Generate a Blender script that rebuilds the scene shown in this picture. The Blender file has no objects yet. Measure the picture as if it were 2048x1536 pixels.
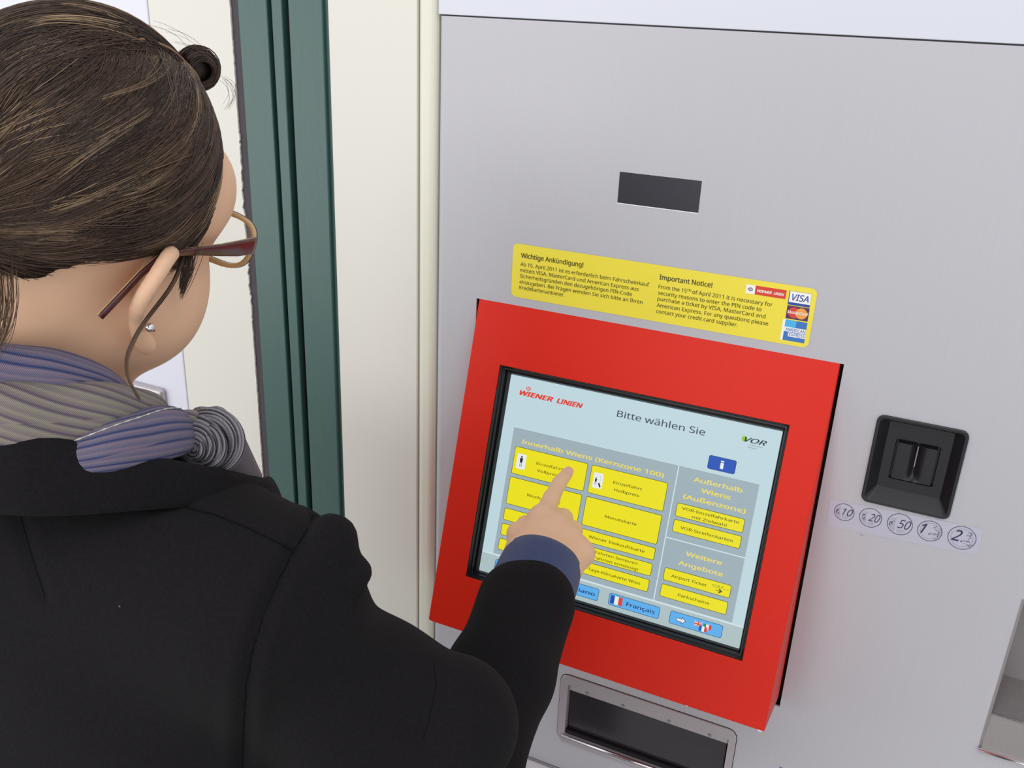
import bpy, bmesh, math, random
import numpy as np
from mathutils import Vector, Matrix
random.seed(7); RNG = np.random.default_rng(7)
scn = bpy.context.scene
COL = scn.collection

# ------------------------------------------------------------------ camera, light, exposure
CAM = np.array([0.51700813, -0.92626447, 1.71])
ROT = np.array([[0.9053288, 0.42286321, 0.0395787], [0.19477067, -0.33056036, -0.92346859], [-0.37741774, 0.84375148, -0.38162717]])
FPX = 1867.1148
cd = bpy.data.cameras.new('camera'); cam = bpy.data.objects.new('camera', cd); COL.objects.link(cam)
cd.sensor_width = 36.0; cd.lens = FPX / 2048 * 36.0; cd.clip_start = 0.01
m = Matrix(((ROT[0][0], -ROT[1][0], -ROT[2][0], CAM[0]), (ROT[0][1], -ROT[1][1], -ROT[2][1], CAM[1]),
            (ROT[0][2], -ROT[1][2], -ROT[2][2], CAM[2]), (0, 0, 0, 1)))
cam.matrix_world = m
scn.camera = cam
w = bpy.data.worlds.new('hall_light'); scn.world = w; w.use_nodes = True
w.node_tree.nodes['Background'].inputs[0].default_value = (0.93, 0.95, 1.0, 1)
w.node_tree.nodes['Background'].inputs[1].default_value = 0.86
def area(name, loc, target, sx, sy, power, col=(1, 1, 1)):
    l = bpy.data.lights.new(name, 'AREA'); l.shape = 'RECTANGLE'; l.size = sx; l.size_y = sy; l.energy = power; l.color = col
    o = bpy.data.objects.new(name, l); COL.objects.link(o); o.location = loc
    o.rotation_euler = (Vector(target) - Vector(loc)).to_track_quat('-Z', 'Y').to_euler(); return o
area('ceiling_light_main', (-0.75, -3.2, 2.45), (0.2, 0, 1.35), 1.4, 0.6, 23, (1.0, 0.98, 0.95))
area('ceiling_light_front', (0.6, -1.1, 2.75), (0.2, -0.3, 1.2), 1.8, 0.9, 7, (1.0, 0.97, 0.92))
area('fill_light_left', (-2.3, -2.3, 1.15), (0.0, 0, 1.0), 2.2, 1.6, 25, (1.0, 0.985, 0.96))  # added fill, not a real lamp: lifts the lower left beside the figure
area('fill_light_right', (1.5, -3.2, 1.1), (0.3, 0, 0.9), 2.2, 1.4, 8, (1.0, 0.985, 0.97))  # weaker added fill from the right for the low front, no real source
vs = scn.view_settings; vs.view_transform = 'Standard'; vs.look = 'None'; vs.gamma = 1.0; vs.exposure = 0.0
vs.use_curve_mapping = False; scn.display_settings.display_device = 'sRGB'

def U(x, y, d):                      # a pixel and a real distance -> a point of the place
    return CAM + ROT.T @ (np.array([(x - 1024) / FPX, (y - 768) / FPX, 1.0]) * d)

# ------------------------------------------------------------------ materials
def s2l(h):
    if isinstance(h, str):
        h = h.lstrip('#'); h = [int(h[i:i + 2], 16) / 255 for i in (0, 2, 4)]
    return tuple(((c / 12.92) if c <= 0.04045 else ((c + 0.055) / 1.055) ** 2.4) for c in h[:3]) + (1.0,)
def mat(name, col, rough=0.5, metal=0.0, spec=0.5, noise=0.0, nscale=60, stretch=(1, 1, 1), bump=0.0, bscale=400, sheen=0.0, coat=0.0, alpha=1.0, sss=0.0):
    M = bpy.data.materials.new(name); M.use_nodes = True; nt = M.node_tree; b = nt.nodes['Principled BSDF']
    c = s2l(col) if isinstance(col, str) else tuple(col) + (1.0,)
    b.inputs['Base Color'].default_value = c; b.inputs['Roughness'].default_value = rough; b.inputs['Metallic'].default_value = metal
    b.inputs['Specular IOR Level'].default_value = spec; b.inputs['Sheen Weight'].default_value = sheen
    b.inputs['Coat Weight'].default_value = coat; b.inputs['Alpha'].default_value = alpha
    if sss: b.inputs['Subsurface Weight'].default_value = sss; b.inputs['Subsurface Radius'].default_value = (0.012, 0.005, 0.003); b.inputs['Subsurface Scale'].default_value = 0.35
    if noise or bump:
        tc = nt.nodes.new('ShaderNodeTexCoord'); mp = nt.nodes.new('ShaderNodeMapping'); mp.inputs['Scale'].default_value = stretch
        nt.links.new(tc.outputs['Object'], mp.inputs['Vector'])
    if noise:
        n = nt.nodes.new('ShaderNodeTexNoise'); n.inputs['Scale'].default_value = nscale; n.inputs['Detail'].default_value = 5
        nt.links.new(mp.outputs[0], n.inputs['Vector'])
        mx = nt.nodes.new('ShaderNodeMix'); mx.data_type = 'RGBA'
        mx.inputs[6].default_value = tuple(max(0, v * (1 - noise)) for v in c[:3]) + (1,)
        mx.inputs[7].default_value = tuple(min(1, v * (1 + noise)) for v in c[:3]) + (1,)
        nt.links.new(n.outputs['Fac'], mx.inputs[0]); nt.links.new(mx.outputs[2], b.inputs['Base Color'])
    if bump:
        n2 = nt.nodes.new('ShaderNodeTexNoise'); n2.inputs['Scale'].default_value = bscale; n2.inputs['Detail'].default_value = 3
        nt.links.new(mp.outputs[0], n2.inputs['Vector'])
        bp = nt.nodes.new('ShaderNodeBump'); bp.inputs['Strength'].default_value = bump; bp.inputs['Distance'].default_value = 0.002
        nt.links.new(n2.outputs['Fac'], bp.inputs['Height']); nt.links.new(bp.outputs[0], b.inputs['Normal'])
    return M
def glow(name, col, k=1.0):                                   # pixels of the lit display
    M = bpy.data.materials.new(name); M.use_nodes = True; b = M.node_tree.nodes['Principled BSDF']
    b.inputs['Base Color'].default_value = (0.01, 0.01, 0.01, 1); b.inputs['Roughness'].default_value = 0.35; b.inputs['Specular IOR Level'].default_value = 0.25
    b.inputs['Emission Color'].default_value = s2l(col); b.inputs['Emission Strength'].default_value = k
    M.cycles.emission_sampling = 'NONE'                        # the picture's pixels are found by the rays themselves
    return M
MT = dict(
    silver=mat('silver_paint', '#bbbabf', 0.42, 0.0, 0.45, 0.035, 9, (60, 1, 1.2), 0.12, 900),
    upper=mat('white_paint', '#d2d4de', 0.4, 0.0, 0.45, 0.01, 20),
    cream=mat('cream_paint', '#dcd9d0', 0.45, 0, 0.4, 0.012, 6, (1, 1, 1), 0.05, 300),
    creamtrim=mat('cream_trim', '#dddbcb', 0.35, 0, 0.5),
    lavender=mat('lavender_white', '#dadae6', 0.35, 0, 0.5),
    green=mat('green_paint', '#3a5a55', 0.33, 0, 0.5, 0.16, 14, (30, 1, 1.5), 0.08, 500),
    dgreen=mat('dark_green', '#0c1f1e', 0.5), sealant=mat('sealant', '#4b454a', 0.7, 0, 0.3, 0.15, 80),
    seamgrey=mat('seam_grey', '#57565c', 0.7), gap=mat('dark_gap', '#0d0c10', 0.8), red=mat('red_powder_coat', '#d62513', 0.42, 0, 0.22, 0.04, 260, (1, 1, 1), 0.07, 1600),
    rubber=mat('black_rubber', '#121014', 0.38, 0, 0.5, 0.3, 200), blackp=mat('black_plastic', '#1d1c20', 0.36, 0, 0.5, 0.10, 150, (1, 1, 1), 0.06, 1800),
    steel=mat('brushed_steel', '#b8b2b6', 0.36, 0.45, 0.5, 0.08, 60, (1, 1, 30), 0.05, 500),
    steel2=mat('worn_steel', '#9a9494', 0.4, 0.5, 0.5, 0.14, 30, (8, 1, 30), 0.05, 500),
    chrome=mat('steel_edge', '#e8e6ea', 0.2, 1.0), smoke=mat('smoked_acrylic', '#2e2b30', 0.16, 0, 0.6, 0.2, 12, (1, 1, 8)),
    ir=mat('dark_window', '#35353c', 0.28, 0, 0.5, 0.06, 90), white=mat('white_gloss', '#eeeeee', 0.4),
    yellow=mat('yellow_vinyl', '#f0df48', 0.38, 0, 0.45, 0.03, 25), ink=mat('brown_ink', '#3f3a12', 0.6),
    stred=mat('print_red', '#d8402c', 0.5), stwhite=mat('print_white', '#f4f2ee', 0.5), stblue=mat('print_blue', '#2f4b9e', 0.5), stnavy=mat('print_violet', '#4a2d5e', 0.5),
    storange=mat('print_orange', '#efa045', 0.5), stcyan=mat('print_cyan', '#46b4e6', 0.5), stmid=mat('print_mid_blue', '#3a74bd', 0.5),
    film=mat('clear_film', '#bcbbc9', 0.3, 0, 0.5), coinink=mat('coin_ink', '#262650', 0.6), coinpale=mat('coin_ink_pale', '#8d8ba6', 0.6),
    skin=mat('skin', '#e2b898', 0.5, 0, 0.35, 0.06, 40, (1, 1, 1), 0.06, 500, sss=0.10), nail=mat('nail', '#dfab98', 0.3),
    scalp=mat('scalp', '#8d6b4b', 0.6),
    coat=mat('black_wool', '#1a181a', 0.95, 0, 0.08, 0.35, 420, (1, 1, 1), 0.45, 1300, sheen=0.02),
    seam=mat('seam_thread', '#100f13', 0.95, 0, 0.1), lint=mat('lint', '#8c8886', 0.9),
    cuff=mat('navy_knit', '#3b456b', 0.9, 0, 0.15, 0.25, 500, (1, 1, 1), 0.6, 1500, sheen=0.2),
    frame=mat('burgundy_acetate', '#4a1f22', 0.22, 0, 0.6, 0.3, 50, (1, 6, 1)), frame2=mat('horn_acetate', '#c0a070', 0.25, 0, 0.6, 0.15, 60),
    trousers=mat('dark_trousers', '#22242c', 0.9), leather=mat('black_leather', '#15131a', 0.5), eyew=mat('eye_white', '#e8e4e0', 0.2), iris=mat('iris', '#3a2a1c', 0.15),
    lip=mat('lip', '#b4655c', 0.45), floor=mat('grey_stone_floor', '#b4b2ae', 0.6, 0, 0.4, 0.12, 14), mole=mat('mole', '#7a4034', 0.6),
)
lens = mat('lens_glass', '#ffffff', 0.02, 0, 0.5, alpha=0.08); MT['lens'] = lens

# ------------------------------------------------------------------ object helpers
def link(name, me, m=None, parent=None, smooth=False):
    if m is not None and not len(me.materials):
        for q in (m if isinstance(m, (list, tuple)) else [m]): me.materials.append(MT[q] if isinstance(q, str) else q)
    if smooth: me.polygons.foreach_set('use_smooth', [True] * len(me.polygons))
    o = bpy.data.objects.new(name, me); COL.objects.link(o)
    if parent: o.parent = parent
    return o
def tag(o, label=None, cat=None, group=None, kind=None):
    for k, v in (('label', label), ('category', cat), ('group', group), ('kind', kind)):
        if v: o[k] = v
    return o
def empty(name, loc, label, cat, group=None):
    o = bpy.data.objects.new(name, None); COL.objects.link(o); o.location = loc; o.empty_display_size = 0.05
    bpy.context.view_layer.update(); return tag(o, label, cat, group)
def adopt(o, parent):                                          # keep world placement when parenting to an Empty
    o.parent = parent; o.matrix_parent_inverse = Matrix.Translation(Vector(parent.location)).inverted(); return o
def pydata(verts, faces, mats=None):
    me = bpy.data.meshes.new('mesh'); me.from_pydata([tuple(map(float, v)) for v in verts], [], faces); me.update(); return me
def box(name, lo, hi, m, parent=None, bevel=0.0, seg=2):
    bm = bmesh.new(); bmesh.ops.create_cube(bm, size=1.0)
    for v in bm.verts: v.co = Vector([lo[i] + (hi[i] - lo[i]) * (v.co[i] + 0.5) for i in range(3)])
    if bevel: bmesh.ops.bevel(bm, geom=bm.edges[:], offset=bevel, segments=seg, affect='EDGES', profile=0.5)
    me = bpy.data.meshes.new(name); bm.to_mesh(me); bm.free()
    o = link(name, me, m); 
    if parent: adopt(o, parent)
    return o
def prism(name, poly, y0, y1, m, parent=None):                  # outline in x,z extruded along y
    n = len(poly); v = [(p[0], y0, p[1]) for p in poly] + [(p[0], y1, p[1]) for p in poly]
    f = [list(range(n)), list(range(2 * n - 1, n - 1, -1))] + [[i, n + i, n + (i + 1) % n, (i + 1) % n] for i in range(n)]
    me = pydata(v, f); bm = bmesh.new(); bm.from_mesh(me); bmesh.ops.recalc_face_normals(bm, faces=bm.faces); bm.to_mesh(me); bm.free()
    o = link(name, me, m)
    if parent: adopt(o, parent)
    return o
def rrect(u0, v0, u1, v1, r, n=5):
    pts = []
    for cx, cy, a0 in ((u1 - r, v0 + r, -90), (u1 - r, v1 - r, 0), (u0 + r, v1 - r, 90), (u0 + r, v0 + r, 180)):
        for i in range(n + 1):
            a = math.radians(a0 + 90 * i / n); pts.append((cx + r * math.cos(a), cy + r * math.sin(a)))
    return pts
def ring_mesh(loops, closed_ends=(False, False)):               # loops: list of equal-length point lists, bridged in turn
    n = len(loops[0]); v = [p for l in loops for p in l]; f = []
    for k in range(len(loops) - 1):
        for i in range(n): f.append([k * n + i, k * n + (i + 1) % n, (k + 1) * n + (i + 1) % n, (k + 1) * n + i])
    if closed_ends[0]: f.append(list(range(n))[::-1])
    if closed_ends[1]: f.append([(len(loops) - 1) * n + i for i in range(n)])
    me = pydata(v, f); bm = bmesh.new(); bm.from_mesh(me); bmesh.ops.recalc_face_normals(bm, faces=bm.faces); bm.to_mesh(me); bm.free(); return me
def tube(name, pts, rad, m, parent=None, n=8, closed=False, flat=1.0, smooth=True, up=(0, 0, 1)):
    pts = [np.array(p, float) for p in pts]; N = len(pts)
    rads = rad if hasattr(rad, '__len__') else [rad] * N; loops = []
    for i, p in enumerate(pts):
        a = pts[(i + 1) % N] if (closed or i < N - 1) else p; b = pts[i - 1] if (closed or i > 0) else p
        t = a - b; t /= np.linalg.norm(t) + 1e-12; s = np.cross(t, up); s /= np.linalg.norm(s) + 1e-12; q = np.cross(s, t)
        loops.append([p + rads[i] * (flat * s * math.cos(2 * math.pi * k / n) + q * math.sin(2 * math.pi * k / n)) for k in range(n)])
    if closed: loops.append(loops[0])
    me = ring_mesh(loops, (not closed, not closed)); o = link(name, me, m, None, smooth)
    if parent: adopt(o, parent)
    return o

class Plane:                                                    # a flat frame: u right, v down (mm), h out of the surface (mm)
    def __init__(s, O, ux, vd, n): s.O, s.u, s.v, s.n = [np.array(q, float) for q in (O, ux, vd, n)]
    def P(s, u, v, h=0.0): return s.O + (s.u * u + s.v * v + s.n * h) / 1000.0
    def flat(s, name, polys, m, parent=None, h=0.1):            # polys: list of (outline, height, material index)
        v, f, mi = [], [], []
        for pl, hh, k in polys:
            b = len(v); v += [s.P(p[0], p[1], h + hh) for p in pl]; f.append(list(range(b, b + len(pl)))); mi.append(k)
        me = pydata(v, f); bm = bmesh.new(); bm.from_mesh(me)
        nv = Vector(s.n)
        for F in bm.faces:
            F.normal_update()
            if F.normal.dot(nv) < 0: F.normal_flip()
        bm.to_mesh(me); bm.free()
        o = link(name, me, m); me.polygons.foreach_set('material_index', mi)
        if parent: o.parent = parent; o.matrix_parent_inverse = Matrix.Translation(base_loc(parent)).inverted()
        return o
def base_loc(p):
    return Vector(p.location) if p.type == 'EMPTY' else Vector((0, 0, 0))
CAPH = {}
import os
FONTS = {}
for k_, f_ in (('ui', 'NotoSansHebrew-Regular.woff2'),):      # Blender's own interface fonts
    try: FONTS[k_] = bpy.data.fonts.load(os.path.join(bpy.utils.system_resource('DATAFILES'), 'fonts', f_))
    except Exception: FONTS[k_] = None
def text_data(s, bold, shear, font='ui'):
    cu = bpy.data.curves.new('t', 'FONT')
    if FONTS[font]: cu.font = FONTS[font]
    cu.body = s; cu.size = 1.0; cu.shear = shear; cu.resolution_u = 3
    o = bpy.data.objects.new('t', cu); COL.objects.link(o); dg = bpy.context.evaluated_depsgraph_get()
    me = bpy.data.meshes.new_from_object(o.evaluated_get(dg)); bpy.data.objects.remove(o); bpy.data.curves.remove(cu)
    a = np.zeros(len(me.vertices) * 3); me.vertices.foreach_get('co', a); a = a.reshape(-1, 3)
    f = [list(p.vertices) for p in me.polygons]; bpy.data.meshes.remove(me); return a, f
def lettering(pl, s, u0, u1, vb, cap, m, parent, h=0.2, bold=0.0, shear=0.0, name='lettering', lab=None):
    font = 'ui'; key = font
    if key not in CAPH: CAPH[key] = text_data('H', 0, 0, font)[0][:, 1].max()
    V, F = [], []; k_ = bold * .62
    offs = [(0, 0)] if k_ < .004 else [(-k_, 0), (k_, 0), (0, k_ * .6), (0, -k_ * .6), (0, 0)] if k_ < .014 else [(-k_, 0), (k_, 0), (-k_ * .5, k_ * .6), (k_ * .5, -k_ * .6), (k_ * .5, k_ * .6), (-k_ * .5, -k_ * .6), (0, 0)]
    for line in (s if isinstance(s, list) else [(s, u0, u1, vb)]):
        a, f = text_data(line[0], 0, shear, font); x0, x1 = a[:, 0].min() - k_, a[:, 0].max() + k_
        for z_, (ox, oy) in enumerate(offs):
            b = len(V)
            for p in a: V.append(pl.P(line[1] + (p[0] + ox - x0) / (x1 - x0) * (line[2] - line[1]), line[3] - (p[1] + oy) * cap / CAPH[key], h + z_ * .004))
            F += [[b + i for i in q] for q in f]
    me = pydata(V, F); o = link(name, me, m)
    if parent: o.parent = parent; o.matrix_parent_inverse = Matrix.Translation(base_loc(parent)).inverted()
    if lab: o['label'] = lab
    return o

# ------------------------------------------------------------------ the setting
S = lambda o: tag(o, kind='structure')
S(box('floor', (-3, -4, -0.05), (3, 0.6, 0), 'floor'))
S(box('wall_back', (-0.1408, 0.0, 0), (-0.0265, 0.06, 2.9), 'cream', bevel=0.001))
tr = S(box('trim_1', (-0.0265, 0.0, 0), (-0.0025, 0.06, 2.9), 'creamtrim', bevel=0.0085, seg=5))
wl = [( -0.403, 0), (-0.403, 2.9)]
zz = 2.9; jag = []
while zz > 0:
    amp = 0.0010 if 1.30 < zz < 1.55 else 0.0004
    jag.append((-0.2775 + random.uniform(-amp, amp) - (0.0035 if 1.33 < zz < 1.50 else 0) * (0.4 + 0.6 * math.sin(zz * 300)) * 0.5, zz)); zz -= random.uniform(0.002, 0.006)
prism_w = prism('wall_left', wl + jag + [(-0.2775, 0)], -0.0015, 0.06, 'cream'); S(prism_w)
S(box('trim_2', (-0.283, 0.001, 0), (-0.2655, 0.05, 2.9), 'sealant'))
fr = tag(box('trim_3', (-0.2655, 0.008, 0), (-0.1408, 0.06, 2.9), 'dgreen'), kind='structure')
for a_, b_ in ((-0.2655, -0.2236), (-0.2173, -0.2024), (-0.1935, -0.1471)):
    box('frame_profile', (a_, -0.002, 0), (b_, 0.03, 2.9), 'green', fr, bevel=0.0012)
box('frame_profile', (-0.1469, 0.003, 0), (-0.1425, 0.03, 2.9), 'green', fr)

S(box('wall_right', (1.06, 0.02, 0), (3.0, 0.12, 2.9), 'cream')); S(box('wall_left', (-3.0, 0.02, 0), (-1.005, 0.12, 2.9), 'cream'))
# neighbouring cabinet at the far left
nc = empty('metal_cabinet', (-0.7, 0, 0), 'white metal cabinet half hidden behind the head of the person, left of the cream wall', 'cabinet')
box('front_panel', (-1.0, -0.002, 0.1), (-0.4045, 0.3, 2.1), 'lavender', nc, bevel=0.002)
box('frame_plate', (-0.86, -0.012, 0.75), (-0.443, 0.0, 1.170), 'steel', nc, bevel=0.006, seg=3)['label'] = 'brushed steel frame plate with bevelled corner'

# ------------------------------------------------------------------ ticket machine body
tm = empty('ticket_machine', (0.4, 0.3, 0), 'tall silver grey ticket vending machine filling the right of the picture', 'ticket machine')
X0, X1, XR, Z0 = 0.0, 1.05, 0.5, 0.30
def front_panel():
    # the sheet with a real opening for the red housing, the tray and the hopper (outline strips around the holes)
    xs = [0.008, 0.053, 0.198, 0.413, 0.462, 0.506, 0.582, 0.668, 0.86, X1]
    zs = [0.746, 0.803, 0.898, 0.959, 0.988, 1.178, 1.250, 1.340, 1.388, 1.690]
    holes = lambda x, z: (0.506 < x < 0.582 and 1.25 < z < 1.34) or (0.053 < x < 0.462 and 0.959 < z < 1.388) or (0.198 < x < 0.413 and 0.803 < z < 0.898) or (0.668 < x < 0.86 and 0.988 < z < 1.178)
    bm = bmesh.new(); vd = {}
    def V(x, y, z):
        k = (round(x, 5), round(y, 5), round(z, 5))
        if k not in vd: vd[k] = bm.verts.new((x, y, z))
        return vd[k]
    for i in range(len(xs) - 1):
        for j in range(len(zs) - 1):
            if holes((xs[i] + xs[i + 1]) / 2, (zs[j] + zs[j + 1]) / 2): continue
            bm.faces.new([V(xs[i], 0, zs[j]), V(xs[i + 1], 0, zs[j]), V(xs[i + 1], 0, zs[j + 1]), V(xs[i], 0, zs[j + 1])])
    bmesh.ops.recalc_face_normals(bm, faces=bm.faces)
    ed = [e for e in bm.edges if e.is_boundary]
    r = bmesh.ops.extrude_edge_only(bm, edges=ed)
    for v in [q for q in r['geom'] if isinstance(q, bmesh.types.BMVert)]: v.co.y += 0.0025
    # rounded left edge
    prev = None
    for k in range(7):
        t = math.pi / 2 * k / 6; x = 0.008 - 0.0085 * math.sin(t); y = 0.0085 - 0.0085 * math.cos(t)
        cur = (bm.verts.new((x, y, 0.746)), bm.verts.new((x, y, 1.690)))
        if prev: bm.faces.new([prev[0], cur[0], cur[1], prev[1]])
        prev = cur
    bmesh.ops.recalc_face_normals(bm, faces=bm.faces)
    me = bpy.data.meshes.new('front_panel'); bm.to_mesh(me); bm.free()
    if sum(p.normal.y for p in me.polygons if abs(p.normal.y) > .9) > 0: me.flip_normals()
    return adopt(link('front_panel', me, 'silver'), tm)
front_panel()
box('body', (0.0, 0.20, 0.12), (X1, 0.62, 2.05), 'silver', tm)
box('side_panel', (-0.0005, 0.0085, 0.746), (0.0015, 0.2, 1.69), 'silver', tm)
box('side_panel', (X1 - 0.002, 0.002, 0.746), (X1, 0.2, 1.69), 'silver', tm)
box('upper_panel', (-0.0005, 0.0, 1.6914), (X1, 0.2, 2.05), 'upper', tm, bevel=0.0008)
box('seam_backing', (0.002, 0.004, 1.686), (X1 - 0.003, 0.02, 1.696), 'seamgrey', tm)
box('lower_panel', (0.0, 0.0, 0.12), (X1, 0.2, 0.7435), 'silver', tm)
box('ledge', (0.0, -0.085, 0.62), (X1, -0.0005, 0.7435), 'white', tm, bevel=0.004)['label'] = 'white ledge at the foot of the front'
box('plinth', (0.02, 0.04, 0.0), (X1 - 0.02, 0.6, 0.12), 'gap', tm)

# dark sensor window
sw = empty('sensor_window', (0.256, 0, 1.534), 'small dark rectangular window set in the silver front above the yellow notice', 'window')
box('dark_pane', (0.2136, -0.0002, 1.5184), (0.2992, 0.004, 1.5502), 'ir', sw)
PM = Plane((0, 0, 0), (1, 0, 0), (0, 0, -1), (0, -1, 0))     # machine front, v = -z in mm
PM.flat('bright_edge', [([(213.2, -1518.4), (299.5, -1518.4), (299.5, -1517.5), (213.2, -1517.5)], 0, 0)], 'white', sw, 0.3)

# ------------------------------------------------------------------ red screen housing
A = 0.29642183
n_ = np.array([0, -math.cos(A), math.sin(A)]); T_ = np.array([0, -math.sin(A), -math.cos(A)])
PP = Plane((0.058, 0, 1.388), (1, 0, 0), T_, n_)            # front face of the red housing
PG = Plane(np.array([0.058, 0, 1.388]) - n_ * 0.015, (1, 0, 0), T_, n_)   # glass, 15 mm back
rh = empty('screen_housing', (0.26, 0, 0.96), 'tilted red metal housing around the touch screen on the machine front', 'housing')
def housing():
    u0, v0, u1, v1 = -1.5, -12, 400.5, 391
    a0, b0, a1, b1 = 37.5, 70.5, 364.5, 324.5
    nseg = 5
    def loop(uu0, vv0, uu1, vv1, r, h): return [PP.P(p[0], p[1], h) for p in rrect(uu0, vv0, uu1, vv1, r, nseg)]
    back = [np.array([p[0], 0.012, p[2]]) for p in loop(u0 , v0, u1, v1, 1.5, 0)]
    loops = [loop(a0, b0, a1, b1, 0.6, -19), loop(a0, b0, a1, b1, 0.6, -0.6), loop(a0 - .5, b0 - .5, a1 + .5, b1 + .5, 0.8, 0),
             loop(u0 + 1.2, v0 + 1, u1 - 1.2, v1 - 1.0, 1.5, 0), loop(u0 + 0.3, v0 + .3, u1 - .3, v1 - .3, 1.8, -0.5), loop(u0, v0, u1, v1, 2, -1.6)]
    outer = loops[-1]; L = []
    for p in outer:                                            # go back to the machine plane and a little inside
        t = (p[2] - 0.957) / (1.388 - 0.957)
        zz = p[2] if p[2] > 1.05 else 0.960
        L.append(np.array([p[0], 0.03, zz]))
    loops.append(L)
    me = ring_mesh(loops); me.polygons.foreach_set('use_smooth', [False] * len(me.polygons)); return me
adopt(link('housing_shell', housing(), 'red'), rh)
box('recess_back', (0.0525, 0.033, 0.955), (0.4625, 0.036, 1.392), 'gap', rh)
bz = []
def loopG(uu0, vv0, uu1, vv1, r, h): return [PP.P(p[0], p[1], h) for p in rrect(uu0, vv0, uu1, vv1, r, 3)]
bz = [loopG(37.6, 70.6, 364.4, 324.4, .6, -19), loopG(37.6, 70.6, 364.4, 324.4, .6, -1.5), loopG(38.2, 71.2, 363.8, 323.8, .6, -1.2), loopG(40, 73, 362, 322, .6, -5.5), loopG(41.5, 74.5, 360.5, 320.5, .6, -5.5),
      loopG(43, 76, 359.3, 319.2, .6, -11), loopG(45.0, 78, 358.6, 318.5, .6, -10.2), loopG(46.4, 79.3, 357.9, 317.8, .6, -13), loopG(47.4, 80.1, 357.6, 317.4, .4, -15.2)]
adopt(link('rubber_bezel', ring_mesh(bz), 'rubber'), rh)['label'] = 'stepped black rubber bezel around the screen'
# paint chips
for q_ in ([(393, 390.4), (399, 390.2), (397, 391.6), (394, 391.5)], [(0.2, 389.6), (4.8, 391.4), (3, 391.6), (-0.4, 390.4)], [(317, 389.9), (319, 390.1), (318.6, 390.7), (317, 390.6)]): PP.flat('paint_chip', [(q_, 0, 0)], 'white', rh, 0.25)

# ------------------------------------------------------------------ touch screen and its picture
ts = empty('touch_screen', tuple(PG.P(203, 317, -3)), 'lit touch screen with yellow ticket buttons inside the red housing', 'touch screen')
G = {}
for k, c in dict(bg='#c0d8e0', grey='#9fb1b9', bar='#afc2c4', line='#d3e2e8', yel='#eee31c', yout='#3e5220', ytxt='#4a4608', head='#efdc63',
                 blue='#5fb0ee', bout='#174a7a', btxt='#0d2560', info='#1c50b8', itxt='#e6f0fa', title='#3b4c5e', white='#e8eef0', black='#101820',
                 red='#e0402c', green='#2f8f55', vgreen='#8fc43c', vdark='#1c2430', fred='#d6483c', fblue='#1d4fb0', bblack='#20242a').items():
    G[k] = glow('screen_' + k, c, 0.96)
MT.update({'g_' + k: v for k, v in G.items()})
bm = [PG.P(47, 79.6, -4), PG.P(358.2, 79.6, -4), PG.P(358.2, 318, -4), PG.P(47, 318, -4)]
adopt(link('display', ring_mesh([bm, [PG.P(47, 79.6, 0), PG.P(358.2, 79.6, 0), PG.P(358.2, 318, 0), PG.P(47, 318, 0)]], (True, True)), 'g_bg'), ts)
R4 = lambda a, b, c, d: [(a, b), (c, b), (c, d), (a, d)]
PG.flat('menu_area', [(R4(61.7, 139.8, 345.2, 292.2), 0, 0)], 'g_grey', ts, 0.15)['label'] = 'grey menu area of the screen'
PG.flat('divider_line', [(R4(257.9, 139.8, 259.1, 292.2), 0, 0), (R4(259.1, 219.5, 345.2, 220.7), 0, 0)], 'g_line', ts, 0.22)
PG.flat('language_bar', [(R4(47.6, 294.4, 357.8, 317.6), 0, 0)], 'g_bar', ts, 0.15)['label'] = 'grey language bar along the bottom of the screen'
PG.flat('divider_line', [(R4(47.6, 292.6, 357.8, 294.4), 0, 0)], 'g_line', ts, 0.16)
def button(u0, v0, u1, v1, lines, cap=3.1, col=('g_yout', 'g_yel', 'g_ytxt'), lab=None, r=2.2, name='screen_button', bold=0.012):
    o = PG.flat(name, [(rrect(u0, v0, u1, v1, r), 0, 0), (rrect(u0 + .55, v0 + .55, u1 - .55, v1 - .55, r - .5), 0.06, 1)], [col[0], col[1]], ts, 0.3)
    if lab: o['label'] = lab
    if lines: lettering(PG, [(s, a, b, v) for s, a, b, v in lines], 0, 0, 0, cap, col[2], o, 0.5, bold)
    return o
def man(pl, cu, cv, s, m, parent, skirt=False):
    polys = [([(cu + 1.0 * s * math.cos(t * .628), cv - 5.2 * s + 1.0 * s * math.sin(t * .628)) for t in range(10)], 0, 0),
             ([(cu - 1.9 * s, cv - 3.9 * s), (cu + 1.9 * s, cv - 3.9 * s), (cu + 1.3 * s, cv - 1.5 * s), (cu + 1.2 * s, cv + .6 * s), (cu - 1.2 * s, cv + .6 * s), (cu - 1.3 * s, cv - 1.5 * s)], 0, 0),
             (R4(cu - 1.05 * s, cv + .6 * s, cu - .55 * s, cv + 5 * s), 0, 0), (R4(cu + .55 * s, cv + .6 * s, cu + 1.05 * s, cv + 5 * s), 0, 0)]
    return polys
b1 = button(67.4, 161, 157.6, 193.5, [('Einzelfahrt', 96.5, 129.5, 176.3), ('Vollpreis', 98.5, 126, 184.3)], lab='yellow button lettered Einzelfahrt Vollpreis')
PG.flat('pictogram', [(rrect(71.8, 168.5, 83.2, 186.2, 1.5), 0, 0)] + [(p, .1, 1) for p, _, _ in man(PG, 77.5, 177.8, 1.15, None, None)], ['g_white', 'g_black'], b1, 0.5)
b2 = button(162.2, 161, 250.6, 193.5, [('Einzelfahrt', 190, 223.5, 176.3), ('Halbpreis', 192.5, 221.5, 184.3)], lab='yellow button lettered Einzelfahrt Halbpreis')
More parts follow.
